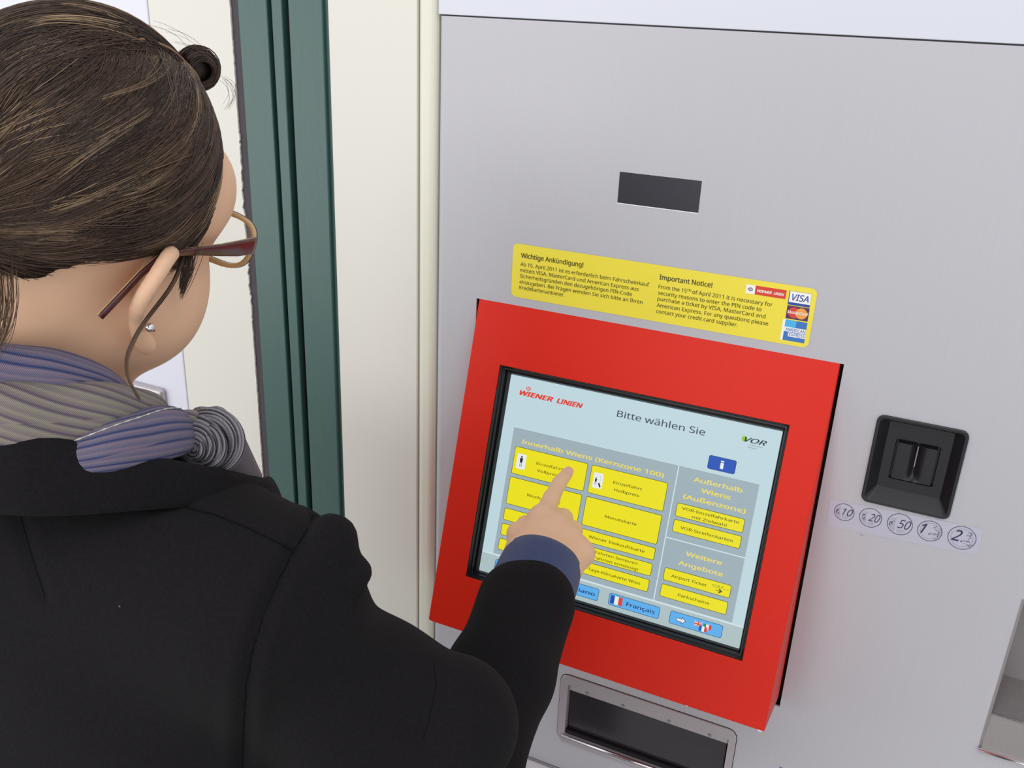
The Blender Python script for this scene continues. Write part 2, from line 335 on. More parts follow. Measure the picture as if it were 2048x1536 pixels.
PG.flat('pictogram', [(rrect(166.4, 168.5, 177.8, 186.2, 1.5), 0, 0)] + [(p, .1, 1) for p, _, _ in man(PG, 169.8, 178.8, .75, None, None)] +
        [([(172.6, 180.3), (174.3, 179.6), (176.6, 183.6), (175.2, 184.8)], .1, 1), ([(174.6, 171.5), (174.8, 171.5), (174.8, 184), (174.6, 184)], .1, 1)], ['g_white', 'g_black'], b2, 0.5)
button(67, 197.4, 157, 230.2, [('Wochenkarte', 91, 133, 215.4)], lab='yellow button lettered Wochenkarte')
button(162, 197.6, 250.6, 231.2, [('Monatskarte', 187.5, 224.5, 216.4)], lab='yellow button lettered Monatskarte')
button(66.8, 235.2, 157, 249.8, [('24 Stunden Wien', 86, 139, 244.2)]); button(66.6, 253.8, 157, 268.2, [('48 Stunden Wien', 88, 137, 262.4)]); button(66.4, 272.2, 157, 286.2, [('72 Stunden Wien', 88, 137, 280.6)])
button(161.8, 235, 250.4, 249.2, [('Wiener Einkaufskarte', 173, 238.8, 243.7)], 3.1)
button(161.8, 253, 250.2, 267.6, [('2 Fahrten Senioren', 178.2, 233.5, 259.1), ('2 Fahrten ermässigt', 178, 235.8, 265.4)], 2.9)
button(161.8, 271.4, 250.2, 285.8, [('8-Tage-Klimakarte Wien', 173.5, 240.5, 280.2)], 3.1)
button(264.2, 179.4, 338, 194.7, [('VOR-Einzelfahrkarte', 270.3, 332.4, 185.9), ('mit Zielwahl', 282.5, 320.2, 192.4)], 3.0)
button(264.2, 198, 338, 212.2, [('VOR-Streifenkarten', 272.6, 329.6, 207.0)], 3.1)
ab = button(264, 252.8, 337.7, 267.2, [('Airport Ticket', 272.6, 311.8, 261.6)], 3.1)
lettering(PG, 'CAT', 317.5, 330.5, 258.2, 1.7, 'g_ytxt', ab, .5, 0.0, .3)
PG.flat('plane_icon', [([(322, 262.0), (326.4, 262.0), (324.8, 259.6), (325.7, 259.6), (328.6, 262.0), (330.2, 262.3), (328.6, 262.7), (325.7, 265.1), (324.8, 265.1), (326.4, 262.7), (322, 262.7)], 0, 0)], 'g_ytxt', ab, .5)
PG.flat('cloud_line', [(R4(318, 259.1, 335.5, 259.35), 0, 0)], 'g_ytxt', ab, .5)
button(263.8, 271.4, 337.5, 285.9, [('Parkscheine', 283.5, 318.2, 280.4)], 3.1)
H = lambda L, cap=4.6: lettering(PG, L, 0, 0, 0, cap, 'g_head', ts, 0.3, 0.035, name='heading')
H([('Innerhalb Wiens (Kernzone 100)', 74, 244.5, 156.4)])
H([('Außerhalb', 277, 329.5, 152.6), ('Wiens', 287, 319, 162.8), ('(Außenzone)', 269.2, 337, 173.4)])
H([('Weitere', 283.5, 323, 234.3), ('Angebote', 277.5, 326.5, 246.1)])
lettering(PG, 'Bitte wählen Sie', 180.4, 279.6, 101.8, 7.0, 'g_title', ts, 0.3, 0.012, name='title')['label'] = 'dark title lettering Bitte wählen Sie'
lg = lettering(PG, [('WIENER', 61.5, 103.5, 101.2), ('LINIEN', 107.8, 139.6, 101.2)], 0, 0, 0, 5.2, 'g_red', ts, 0.3, 0.075, 0.25, 'operator_logo')
def emblem(pl, cu, cv, s, m, parent, h):
    ps = []
    for dv, w in ((-1.9, 1.6), (-.95, 3.0), (.95, 3.0), (1.9, 1.6)): ps.append((R4(cu - w * s, cv + (dv - .33) * s, cu + w * s, cv + (dv + .33) * s), 0, 0))
    ps.append(([(cu - 3.6 * s, cv), (cu - 2 * s, cv - .5 * s), (cu - 2 * s, cv + .5 * s)], 0, 0)); ps.append(([(cu + 3.6 * s, cv), (cu + 2 * s, cv - .5 * s), (cu + 2 * s, cv + .5 * s)], 0, 0))
    return pl.flat('emblem', ps, m, parent, h)
emblem(PG, 71.6, 92.2, 1.0, 'g_red', lg, .35)
vr = lettering(PG, 'VOR', 321.5, 344.5, 98.6, 5.0, 'g_vdark', ts, 0.35, 0.03, 0.35, 'transit_logo')
PG.flat('logo_mark', [([(321.2 + 3.1 * math.cos(t * .5236), 95.9 + 3.0 * math.sin(t * .5236)) for t in range(12)], 0, 0)], 'g_vgreen', vr, .3)
lettering(PG, [('Verkehrsverbund', 326.5, 341.5, 101.6), ('Ost-Region', 326, 336.0, 104.3)], 0, 0, 0, 1.2, 'g_vdark', vr, .35)
ib = button(288.4, 120.6, 318, 135.6, None, col=('g_bout', 'g_info', 'g_itxt'), lab='blue information button')
lettering(PG, 'i', 301.6, 305.4, 132.6, 8.2, 'g_itxt', ib, .5, 0.03)
BL = ('g_bout', 'g_blue', 'g_btxt')
eb = button(66, 298.3, 124.5, 312.6, [('English', 86, 113, 307.7)], 4.2, BL, 'blue English language button', bold=.02)
def flag(pl, u, v, wd, ht, kind, parent, h=.5):
    if kind == 'uk':
        ps = [(R4(u, v, u + wd, v + ht), 0, 0)]
        for s in (1, -1):
            a = (u, v if s > 0 else v + ht); b = (u + wd, v + ht if s > 0 else v)
            for wdt, k, z in ((.9, 1, .04), (.35, 2, .08)): ps.append(([(a[0], a[1] - wdt * s), (a[0], a[1] + wdt * s), (b[0], b[1] + wdt * s), (b[0], b[1] - wdt * s)], z, k))
        for wdt, k, z in ((1.2, 1, .12), (.7, 2, .16)):
            ps.append((R4(u, v + ht / 2 - wdt, u + wd, v + ht / 2 + wdt), z, k)); ps.append((R4(u + wd / 2 - wdt, v, u + wd / 2 + wdt, v + ht), z, k))
        return pl.flat('flag', ps, ['g_fblue', 'g_white', 'g_fred'], parent, h)
    c = {'fr': 'g_fblue', 'it': 'g_green'}[kind]
    return pl.flat('flag', [(R4(u + i * wd / 3, v, u + (i + 1) * wd / 3, v + ht), 0, i) for i in range(3)], [c, 'g_white', 'g_fred'], parent, h)
flag(PG, 68.6, 300.8, 13.5, 9, 'uk', eb)
it = button(138, 298.2, 196.3, 312.4, [('Italiano', 157.0, 192.0, 307.6)], 4.2, BL, 'blue Italiano language button', bold=.02); flag(PG, 140.8, 300.8, 13.5, 9, 'it', it)
fb = button(208.5, 298.3, 267.4, 312.2, [('Français', 229.5, 262.3, 307.6)], 4.2, BL, 'blue Français language button', bold=.02); flag(PG, 210.6, 300.4, 14, 9.6, 'fr', fb)
mb = button(279, 298, 337.2, 312.5, None, col=BL, lab='blue button with white arrow and small flags')
PG.flat('arrow', [([(286.6, 304), (292.6, 304), (292.6, 301.6), (297.4, 305.8), (292.6, 310), (292.6, 307.6), (286.6, 307.6)], 0, 0), ([(287.1, 304.5), (293.1, 304.5), (293.1, 302.7), (296.6, 305.8), (293.1, 308.9), (293.1, 307.1), (287.1, 307.1)], .08, 1)], ['g_black', 'g_white'], mb, .5)
flag(PG, 306.5, 301.5, 8.5, 5.4, 'uk', mb); flag(PG, 316.5, 301.6, 8.8, 5.6, 'it', mb, .6); flag(PG, 312.3, 305, 8.8, 5.8, 'fr', mb, .8)

# ------------------------------------------------------------------ yellow notice
ns = empty('notice_sticker', (0.26, -0.0005, 1.3979), 'long yellow notice sticker with black text and card logos above the red housing', 'sticker')
PM.flat('sticker_sheet', [(rrect(97, -1459.4, 425.5, -1398.0, 6, 6), 0, 0)], 'yellow', ns, 0.35)
L = lambda s, a, b, z, cap=4.0, bold=0.0, **k: None
lettering(PM, 'Wichtige Ankündigung!', 107.2, 181.3, -1444.4, 5.2, 'ink', ns, .5, .03, name='heading')
lettering(PM, [('Ab 15. April 2011 ist es erforderlich beim Fahrscheinkauf', 106.9, 256.2, -1434.9), ('mittels VISA, MasterCard und American Express aus', 106.9, 245.3, -1428.1),
    ('Sicherheitsgründen den dazugehörigen PIN-Code', 106.9, 238.5, -1421.4), ('einzugeben. Bei Fragen wenden Sie sich bitte an Ihren', 106.9, 250.8, -1414.6), ('Kreditkartenanbieter.', 106.9, 161.6, -1408.0)], 0, 0, 0, 4.1, 'ink', ns, .5, .012)
lettering(PM, 'Important Notice!', 266.5, 322.5, -1444.4, 5.2, 'ink', ns, .5, .03, name='heading')
lettering(PM, [('From the 15', 266.5, 296.8, -1434.7), ('of April 2011 it is necessary for', 302.8, 385.0, -1434.7), ('security reasons to enter the PIN code to', 266.6, 374.8, -1427.9),
    ('purchase a ticket by VISA, MasterCard and', 266.6, 379.8, -1421.4), ('American Express. For any questions please', 266.5, 383.5, -1414.4), ('contact your credit card supplier.', 266.7, 353.4, -1407.6)], 0, 0, 0, 4.1, 'ink', ns, .5, .012)
lettering(PM, 'th', 297.2, 301.4, -1436.6, 2.6, 'ink', ns, .5, .012)
wb = PM.flat('operator_badge', [(R4(356.5, -1453.6, 365.8, -1444.4), 0, 0), (R4(365.8, -1453.6, 396.3, -1444.4), 0, 1)], ['stwhite', 'stred'], ns, .5)
wb['label'] = 'white and red operator badge'
lettering(PM, [('WIENER', 368, 382.5, -1447.4), ('LINIEN', 384.3, 394.4, -1447.4)], 0, 0, 0, 2.6, 'stwhite', wb, .65, .05, .25)
emblem(PM, 361.1, -1449.0, .8, 'stnavy', wb, .65)
vb = PM.flat('card_logo', [(R4(399.2, -1453.8, 420.5, -1439.6), 0, 0), (R4(400.0, -1453.6, 420.4, -1442.4), .08, 1), (R4(400, -1439.9, 420.4, -1439.7), .08, 0)], ['stblue', 'stwhite'], ns, .5)
vb['label'] = 'blue and white VISA card logo'
lettering(PM, 'VISA', 402.2, 418.8, -1444.6, 6.4, 'stblue', vb, .65, .03, .2)
def circ(cu, cv, ru, rv=None, n=24): rv = rv or ru; return [(cu + ru * math.cos(2 * math.pi * k / n), cv + rv * math.sin(2 * math.pi * k / n)) for k in range(n)]
mc = PM.flat('card_logo', [(R4(399.3, -1438.9, 420.8, -1425.2), 0, 0), (circ(406.6, -1432.1, 5.7), .08, 1), (circ(413.8, -1432.1, 5.7), .14, 2)], ['stnavy', 'stred', 'storange'], ns, .5)
mc['label'] = 'MasterCard logo of a red and an orange disc on violet'
lettering(PM, 'MasterCard', 400.3, 420.0, -1430.9, 3.0, 'stwhite', mc, .75, .03, .15)
ae = PM.flat('card_logo', [(R4(397.2, -1424.2, 400, -1402.2), 0, 3), (R4(399.7, -1424.0, 421, -1402.4), .02, 2), (R4(399.7, -1424, 410.5, -1416.5), .06, 0), (R4(399.7, -1416.6, 421, -1411.9), .08, 1), (R4(404.2, -1411.2, 421, -1406.9), .08, 1)], ['stcyan', 'stwhite', 'stmid', 'stwhite'], ns, .5)
ae['label'] = 'blue AMERICAN EXPRESS card logo'
lettering(PM, [('AMERICAN', 401, 420.4, -1412.7), ('EXPRESS', 405.2, 420.6, -1407.7)], 0, 0, 0, 3.0, 'stmid', ae, .7, .02)

# ------------------------------------------------------------------ coin slot
cs = empty('coin_slot', (0.544, 0, 1.2465), 'square black plastic coin slot unit on the silver front right of the red housing', 'coin slot')
def LP(x0, z0, x1, z1, r, y): return [np.array([p[0], y, p[1]]) for p in rrect(x0, z0, x1, z1, r, 4)]
lps = [LP(.5022, 1.2462, .5862, 1.3436, .007, .0), LP(.5022, 1.2462, .5862, 1.3436, .007, -.0022), LP(.5030, 1.2470, .5854, 1.3428, .0065, -.003), LP(.5052, 1.2492, .5832, 1.3406, .005, -.0028),
       LP(.5145, 1.2612, .5745, 1.3340, .002, .011), LP(.5235, 1.2720, .5655, 1.3170, .0015, .0112), LP(.5240, 1.2725, .5650, 1.3165, .0015, .016), LP(.5262, 1.2747, .5628, 1.3143, .001, .016)]
adopt(link('funnel', ring_mesh(lps), 'blackp'), cs)
# insert with concave vertical slot
def insert():
    xs = np.linspace(.5262, .5628, 49); zs = np.linspace(1.2747, 1.3143, 33); v = []; f = []
    for z in zs:
        for x in xs:
            g = math.exp(-((x - .5450) / .0042) ** 2) * (0.006 + .003 * (z - 1.2747) / .04) * min(1, max(0, (z - 1.2752) / .006)) ** .6
            v.append((x, 0.0075 + g, z))
    for j in range(32):
        for i in range(48): f.append([j * 49 + i, j * 49 + i + 1, (j + 1) * 49 + i + 1, (j + 1) * 49 + i])
    me = pydata(v, f); bm = bmesh.new(); bm.from_mesh(me); r = bmesh.ops.extrude_edge_only(bm, edges=[e for e in bm.edges if e.is_boundary])
    for q in r['geom']:
        if isinstance(q, bmesh.types.BMVert): q.co.y = .016
    bm.to_mesh(me); bm.free(); return me
ins = adopt(link('slot_insert', insert(), 'blackp'), cs)
adopt(box('coin_slit', (.5445, .0132, 1.289), (.5455, .0155, 1.3115), 'steel2'), cs)['label'] = 'metal lined coin slit'
# backing so that no light leaks round it
adopt(box('slot_backing', (.5225, .0162, 1.271), (.5665, .018, 1.318), 'gap'), cs)

# ------------------------------------------------------------------ coin label strip
ck = empty('coin_label', (0.545, -0.0004, 1.2087), 'pale film strip printed with five coin symbols under the coin slot', 'sticker')
PM.flat('film_strip', [([(473, -1239.2), (618.8, -1245.2), (619.6, -1214.6), (474, -1207)], 0, 0)], 'film', ck, 0.25)
for s, cu, cz, r, wav in (('10', 489.2, 1227.6, 10.0, 0), ('20', 515.2, 1228.3, 10.9, 1), ('50', 543.7, 1228.8, 12.2, 0), ('1', 572.1, 1229.2, 11.6, 0), ('2', 601.8, 1230.0, 13.0, 0)):
    v = -cz; N = 48
    ro = [r + (0.25 * abs(math.sin(3.5 * 2 * math.pi * k / N)) if wav else 0) for k in range(N)]
    vv, ff = [], []
    for k in range(N):
        t = 2 * math.pi * k / N
        for q in (ro[k], ro[k] - .55): vv.append(PM.P(cu + q * math.cos(t), v + q * math.sin(t), .45))
        a, b = 2 * k, 2 * ((k + 1) % N); ff.append([a, b, b + 1, a + 1])
    cs_o = link('coin_symbol', pydata(vv, ff), 'coinink'); cs_o.parent = ck; cs_o.matrix_parent_inverse = Matrix.Translation(ck.location).inverted()
    cs_o['label'] = 'printed outline of the %s coin' % (s + (' cent' if len(s) > 1 else ' euro'))
    if len(s) == 2:
        lettering(PM, s, cu - .15 * r, cu + .85 * r, v + .35 * r, .82 * r, 'coinink', cs_o, .5, .0, .35)
        # hatched left side: star and stripes
        ps = []
        for q in range(9):
            t0 = math.radians(118 + q * 13); rr = .86 * r
            a0 = (cu + rr * math.cos(t0), v + rr * math.sin(t0)); a1 = (cu + .52 * r * math.cos(t0 + .25), v + .52 * r * math.sin(t0 + .25)); ps.append(([a0, (a0[0] + .35, a0[1] + .35), (a1[0] + .3, a1[1] + .3), a1], 0, 0))
        for q in range(14):
            a = cu - .62 * r + RNG.uniform(-1, 1) * .2 * r; b = v + RNG.uniform(-1, .9) * .3 * r; e = RNG.uniform(.5, 1.1); ps.append(([(a, b), (a + e, b + .3), (a + e * .6, b + e), (a - .2, b + .6)], 0.02, 1))
        PM.flat('coin_hatching', ps, ['coinpale', 'coinink'], cs_o, .5)
        lettering(PM, [('EURO', cu - .1 * r, cu + .45 * r, v + .58 * r), ('CENT', cu - .15 * r, cu + .35 * r, v + .74 * r)], 0, 0, 0, 1.0, 'coinpale', cs_o, .5)
    else:
        vv, ff = [], []
        for k in range(N):
            t = 2 * math.pi * k / N
            for q in (r * .78, r * .78 - .3): vv.append(PM.P(cu + q * math.cos(t), v + q * math.sin(t), .45))
            a, b = 2 * k, 2 * ((k + 1) % N); ff.append([a, b, b + 1, a + 1])
        q = link('inner_ring', pydata(vv, ff), 'coinpale'); q.parent = cs_o; q.matrix_parent_inverse = Matrix.Translation(base_loc(cs_o)).inverted()
        lettering(PM, s, cu - .72 * r, cu - (.28 if s == '1' else .02) * r, v + .35 * r, .95 * r, 'coinink', cs_o, .5, .015, .35)
        ps = [(circ(cu + .02 * r, v + .3 * r, .8, None, 8), 0, 1)]
        for q in range(34):
            t = math.radians(RNG.uniform(-68, 62)); rr = r * RNG.uniform(.42, .92); a, b = cu + rr * math.cos(t), v + rr * math.sin(t); e = RNG.uniform(.4, 1.3)
            ps.append(([(a, b), (a + e, b + .3), (a + e * .6, b + e), (a - .2, b + .6)], 0.02 * (q % 2), q % 2))
        PM.flat('coin_hatching', ps, ['coinpale', 'coinink'], cs_o, .5)
        lettering(PM, 'EURO', cu + .1 * r, cu + .6 * r, v + .25 * r, 1.3, 'coinink', cs_o, .5)
PM.flat('blue_sticker', [(R4(474.6, -873.6, 560, -850), 0, 0)], 'stblue', None, 0.3)
tag(bpy.data.objects['blue_sticker'], 'blue sticker corner at the bottom edge, right of the ticket tray', 'sticker')

# ------------------------------------------------------------------ ticket tray
tt = empty('ticket_tray', (0.305, 0, 0.80), 'stainless steel ticket tray with dark see-through flap below the red housing', 'ticket tray')
lps = [LP(.1908, .7960, .4202, .9046, .0115, .0), LP(.1908, .7960, .4202, .9046, .0115, -.0012), LP(.1914, .7966, .4196, .9040, .011, -.0018), LP(.2014, .8085, .4115, .8900, .002, -.0018), LP(.2018, .8089, .4111, .8896, .002, .0006), LP(.2022, .8093, .4107, .8892, .002, .0100)]
adopt(link('steel_frame', ring_mesh(lps), 'steel'), tt)
adopt(link('dark_joint', ring_mesh([LP(.1900, .7952, .4210, .9054, .012, -.0002), LP(.1912, .7964, .4198, .9042, .0112, -.0002)]), 'gap'), tt)
box('rivet_strip', (.2025, .0012, .8800), (.4105, .0035, .8890), 'steel', tt, bevel=.0004)
for x in (.2272, .2763, .3364, .3881):
    bm = bmesh.new(); bmesh.ops.create_cone(bm, cap_ends=True, segments=14, radius1=.0026, radius2=.0017, depth=.0014)
    for v in bm.verts: v.co = Vector((x + v.co.x, .0006 - v.co.z, .8890 - .0050 + v.co.y))
    me = bpy.data.meshes.new('rivet'); bm.to_mesh(me); bm.free(); adopt(link('rivet', me, 'steel2'), tt)
box('flap', (.2040, .0050, .8150), (.4095, .0085, .8815), 'smoke', tt, bevel=.0006)['label'] = 'smoked see-through flap'
box('tray_back', (.1960, .05, .79), (.4160, .052, .90), 'gap', tt)
box('tray_floor', (.1960, .004, .790), (.4160, .05, .7945), 'steel2', tt)
tube('rolled_lip', [(.1985, -.004, .8062), (.4130, -.004, .8062)], .0022, 'chrome', tt, 10)
box('lower_lip', (.1975, -.0060, .7975), (.4140, -.0015, .8035), 'steel', tt, bevel=.0015)
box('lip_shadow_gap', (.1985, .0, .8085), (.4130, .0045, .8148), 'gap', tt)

# ------------------------------------------------------------------ note / change hopper at the right edge
hp = empty('change_hopper', (0.76, 0, 0.985), 'stainless steel change tray recess cut off by the right edge of the picture', 'change tray')
lps = [LP(.6675, .9860, .8610, 1.1790, .001, -.0005), LP(.6700, .9885, .8585, 1.1765, .001, -.0005), LP(.6704, .9889, .8581, 1.1761, .001, .012)]
adopt(link('recess_frame', ring_mesh(lps), 'steel2'), hp)
def quad(name, pts, m, parent):
    return adopt(link(name, pydata(pts, [[0, 1, 2, 3]]), m), parent)
quad('back_plate', [(.6700, .06, 1.045), (.8585, .06, 1.045), (.8585, .06, 1.178), (.6700, .06, 1.178)], 'steel2', hp)
quad('scoop_floor', [(.6700, .004, 1.033), (.8585, .004, 1.033), (.8585, .06, 1.046), (.6700, .06, 1.046)], 'steel2', hp)
quad('side_plate', [(.6702, .0, .988), (.6702, .06, .988), (.6702, .06, 1.178), (.6702, .0, 1.178)], 'steel', hp)
quad('front_plate', [(.6700, -.002, .990), (.8585, -.002, .990), (.8585, .004, 1.034), (.6700, .004, 1.034)], 'steel2', hp)
quad('top_plate', [(.6700, .0, 1.1765), (.8585, .0, 1.1765), (.8585, .06, 1.1765), (.6700, .06, 1.1765)], 'steel', hp)
tube('rolled_edge', [(.6676, -.003, .9885), (.8600, -.003, .9885)], .0026, 'chrome', hp, 10)
tube('bright_edge', [(.6702, .003, 1.0338), (.8600, .003, 1.0338)], .0010, 'chrome', hp, 8)

# scuffs on the silver front
for nm, ps in (('scuff_mark', [([(508, -1232.2 + 26), (512, -1206.2), (511.6, -1205.4), (508.6, -1205.6)], 0, 0)]),):
    PM.flat(nm, ps, 'coinpale', tm, .2)


from mathutils.bvhtree import BVHTree
# ------------------------------------------------------------------ implicit surfaces for the figure
class Prim:
    def __init__(s, kind, a, b=None, ra=0.0, rb=0.0, k=0.01, sub=False, ax=None):
        s.kind, s.a, s.k, s.sub = kind, np.array(a, float), k, sub
        if kind == 'c': s.b = np.array(b, float); s.ra, s.rb = ra, rb; s.ab = s.b - s.a; s.L = max(s.ab @ s.ab, 1e-12)
        else: s.r = np.array(b, float); s.ax = np.array(ax, float) if ax is not None else np.eye(3)
    def d(s, P):
        q = P - s.a
        if s.kind == 'c':
            t = np.clip(q @ s.ab / s.L, 0, 1); return np.linalg.norm(q - t[:, None] * s.ab, axis=1) - (s.ra + (s.rb - s.ra) * t)
        q = q @ s.ax.T; k0 = np.linalg.norm(q / s.r, axis=1); k1 = np.linalg.norm(q / (s.r ** 2), axis=1) + 1e-9
        return np.where(k0 < 0.05, -s.r.min(), k0 * (k0 - 1) / k1)
def smin(a, b, k):
    h = np.clip(0.5 + 0.5 * (b - a) / k, 0, 1); return b * (1 - h) + a * h - k * h * (1 - h)
def surface(prims, lo, hi, h, post=None):
    """naive surface nets on sparse 8-cell blocks; returns verts, quads"""
    lo = np.array(lo, float); nb = np.ceil((np.array(hi) - lo) / (8 * h)).astype(int)
    g = np.stack(np.meshgrid(*[np.arange(n) for n in nb], indexing='ij'), -1).reshape(-1, 3)
    C = lo + (g * 8 + 4) * h; half = 4 * h * 1.7321
    D = np.stack([p.d(C) for p in prims]); add = np.array([not p.sub for p in prims])
    ks = np.array([p.k for p in prims])[:, None]
    dm = D[add].min(0); act = np.abs(dm) < half * 1.25 + ks.max() * 1.2
    g, C, D, dm = g[act], C[act], D[:, act], dm[act]
    NY = nb[1] * 8 + 2; NZ = nb[2] * 8 + 2
    i9 = np.stack(np.meshgrid(*[np.arange(9)] * 3, indexing='ij'), -1).reshape(-1, 3)
    cv_id, cv_p, quads = [], [], []
    off = np.stack(np.meshgrid(*[[0, 1]] * 3, indexing='ij'), -1).reshape(-1, 3)
    for bi in range(len(g)):
        use = [j for j in range(len(prims)) if D[j, bi] < (dm[bi] if not prims[j].sub else 0) + 2 * half + 2 * prims[j].k]
        P = lo + (g[bi] * 8 + i9) * h; d = None
        for j in use:
            if not prims[j].sub:
                e = prims[j].d(P); d = e if d is None else smin(d, e, prims[j].k)
        if d is None: continue
        for j in use:
            if prims[j].sub: d = -smin(-d, prims[j].d(P), prims[j].k)
        if post is not None: d = post(P, d)
        if d.min() > 0 or d.max() < 0: continue
        V = d.reshape(9, 9, 9); neg = V < 0
        c = [neg[o[0]:8 + o[0], o[1]:8 + o[1], o[2]:8 + o[2]] for o in off]; cnt = sum(x.astype(int) for x in c)
        cell = np.argwhere((cnt > 0) & (cnt < 8))
        if len(cell):
            acc = np.zeros((len(cell), 3)); n = np.zeros(len(cell))
            for a in range(8):
                for ax in range(3):
                    if off[a][ax]: continue
                    b = off[a].copy(); b[ax] = 1
                    va = V[tuple((cell + off[a]).T)]; vb = V[tuple((cell + b).T)]; m = (va < 0) != (vb < 0)
                    t = np.where(m, va / np.where(m, va - vb, 1), 0); pt = off[a] + t[:, None] * (b - off[a])
                    acc[m] += pt[m]; n[m] += 1
            gc = g[bi] * 8 + cell; cv_id.append((gc[:, 0] * NY + gc[:, 1]) * NZ + gc[:, 2]); cv_p.append(lo + (gc + acc / n[:, None]) * h)
        for ax in range(3):
            sl = [slice(0, 8)] * 3; s2 = [slice(0, 8)] * 3; s2[ax] = slice(1, 9)
            na, nb_ = neg[tuple(sl)], neg[tuple(s2)]; e = np.argwhere(na != nb_)
            if not len(e): continue
            u, v = [(1, 2), (2, 0), (0, 1)][ax]; ge = g[bi] * 8 + e; q = []
            for du, dv in ((1, 1), (0, 1), (0, 0), (1, 0)):
                w_ = ge.copy(); w_[:, u] -= du; w_[:, v] -= dv; q.append((w_[:, 0] * NY + w_[:, 1]) * NZ + w_[:, 2])
            q = np.stack(q, 1); fl = ~na[tuple(e.T)]; q[fl] = q[fl][:, ::-1]; quads.append(q)
    ids = np.concatenate(cv_id); P = np.concatenate(cv_p); Q = np.concatenate(quads)
    o = np.argsort(ids); ids, P = ids[o], P[o]; ix = np.clip(np.searchsorted(ids, Q), 0, len(ids) - 1); ok = (ids[ix] == Q).all(1)
    return P, ix[ok]
def np_mesh(name, P, Q):
    me = bpy.data.meshes.new(name); me.vertices.add(len(P)); me.vertices.foreach_set('co', P.astype(np.float32).ravel())
    k = Q.shape[1]; me.loops.add(len(Q) * k); me.loops.foreach_set('vertex_index', Q.astype(np.int32).ravel())
    me.polygons.add(len(Q)); me.polygons.foreach_set('loop_start', np.arange(0, len(Q) * k, k, dtype=np.int32)); me.polygons.foreach_set('loop_total', np.full(len(Q), k, dtype=np.int32))
    me.update(calc_edges=True); me.validate(); return me

# ------------------------------------------------------------------ the person: joints
def head_axes(yaw, p, r):
    y, p, r = math.radians(yaw), math.radians(p), math.radians(r)
    F = np.array([math.sin(y) * math.cos(p), math.cos(y) * math.cos(p), -math.sin(p)]); Rt = np.array([math.cos(y), -math.sin(y), 0]); Up = np.cross(Rt, F)
    return F, Rt * math.cos(r) - Up * math.sin(r), Up * math.cos(r) + Rt * math.sin(r)
FW, RT, UP = head_axes(-5, 9, 14)
HC = U(345, 512, .61) - RT * .078
HAX = np.stack([RT, FW, UP])
def HL(r, f, u): return HC + RT * r + FW * f + UP * u
NECK = np.array([-0.005, -0.51, 1.375]); RSH = np.array([0.172, -0.515, 1.322]); LSH = np.array([-0.205, -0.49, 1.335])
ELB = np.array([0.255, -0.435, 1.11]); 
def HP(x, y, d): return U(x, y, d)
WR = HP(1083, 1130, 0.925)
LEL = np.array([-0.29, -0.52, 1.08]); LWR = np.array([-0.25, -0.40, 0.87])
TIPC = None
def on_glass(x, y, off):                                        # centre of the finger pad touching the glass
    O = PG.O + PG.n * off; dv = ROT.T @ np.array([(x - 1024) / FPX, (y - 768) / FPX, 1.0]); return CAM + dv * (PG.n @ (O - CAM)) / (PG.n @ dv)
TIP = on_glass(1134, 947, 0.0078)
fp = []
c = lambda a, b, ra, rb, k=0.006: fp.append(Prim('c', a, b, ra, rb, k))
dt = (ROT @ (TIP - CAM))[2]
Z = lambda z: z + (dt - 1.055)
# head
e = lambda r, f, u, R, k=0.02, sub=False: Prim('e', HL(r, f, u), R, k=k, sub=sub, ax=HAX)
fp += [e(0, -.006, .030, (.072, .094, .093)), e(0, .040, -.030, (.060, .050, .082)), e(0, .052, -.088, (.040, .038, .030)), e(0, .078, -.105, (.018, .014, .014), .015),
       e(.041, .054, -.040, (.024, .028, .034)), e(-.041, .054, -.040, (.024, .028, .034)), e(.046, .058, .030, (.024, .026, .034)), e(-.046, .058, .030, (.024, .026, .034)), e(0, .084, .022, (.052, .014, .014), .015),
       e(.046, .022, -.068, (.022, .042, .028), .035), e(-.046, .022, -.068, (.022, .042, .028), .035)]
fp += [Prim('c', HL(0, .090, .006), HL(0, .108, -.032), .0065, .0095, .008), Prim('c', HL(-.010, .098, -.036), HL(.010, .098, -.036), .007, .007, .008)]
fp += [e(0, .096, -.060, (.022, .009, .005), .006), e(0, .094, -.069, (.019, .009, .005), .006)]
fp += [e(.033, .104, -.004, (.016, .012, .010), .010, True), e(-.033, .104, -.004, (.016, .012, .010), .010, True)]
EARP = np.array([(.068, .006, -.016), (.0735, .003, -.004), (.0805, -.005, .003), (.0860, -.015, .003), (.0890, -.025, -.005), (.0885, -.032, -.017), (.0855, -.033, -.029), (.0815, -.027, -.040), (.0800, -.020, -.050), (.0790, -.012, -.058), (.0780, -.007, -.063)])
EARR = np.array([.0025, .0038, .0044, .0046, .0046, .0044, .0042, .0042, .0048, .0060, .0064])
def spline(P, n):
    P = np.asarray(P, float); k = np.linspace(0, len(P) - 1, n); out = []
    for t in k:
        i = min(int(t), len(P) - 2); f = t - i; p0, p1, p2, p3 = P[max(i - 1, 0)], P[i], P[i + 1], P[min(i + 2, len(P) - 1)]
        out.append(.5 * ((2 * p1) + (-p0 + p2) * f + (2 * p0 - 5 * p1 + 4 * p2 - p3) * f * f + (-p0 + 3 * p1 - 3 * p2 + p3) * f ** 3))
    return np.array(out)
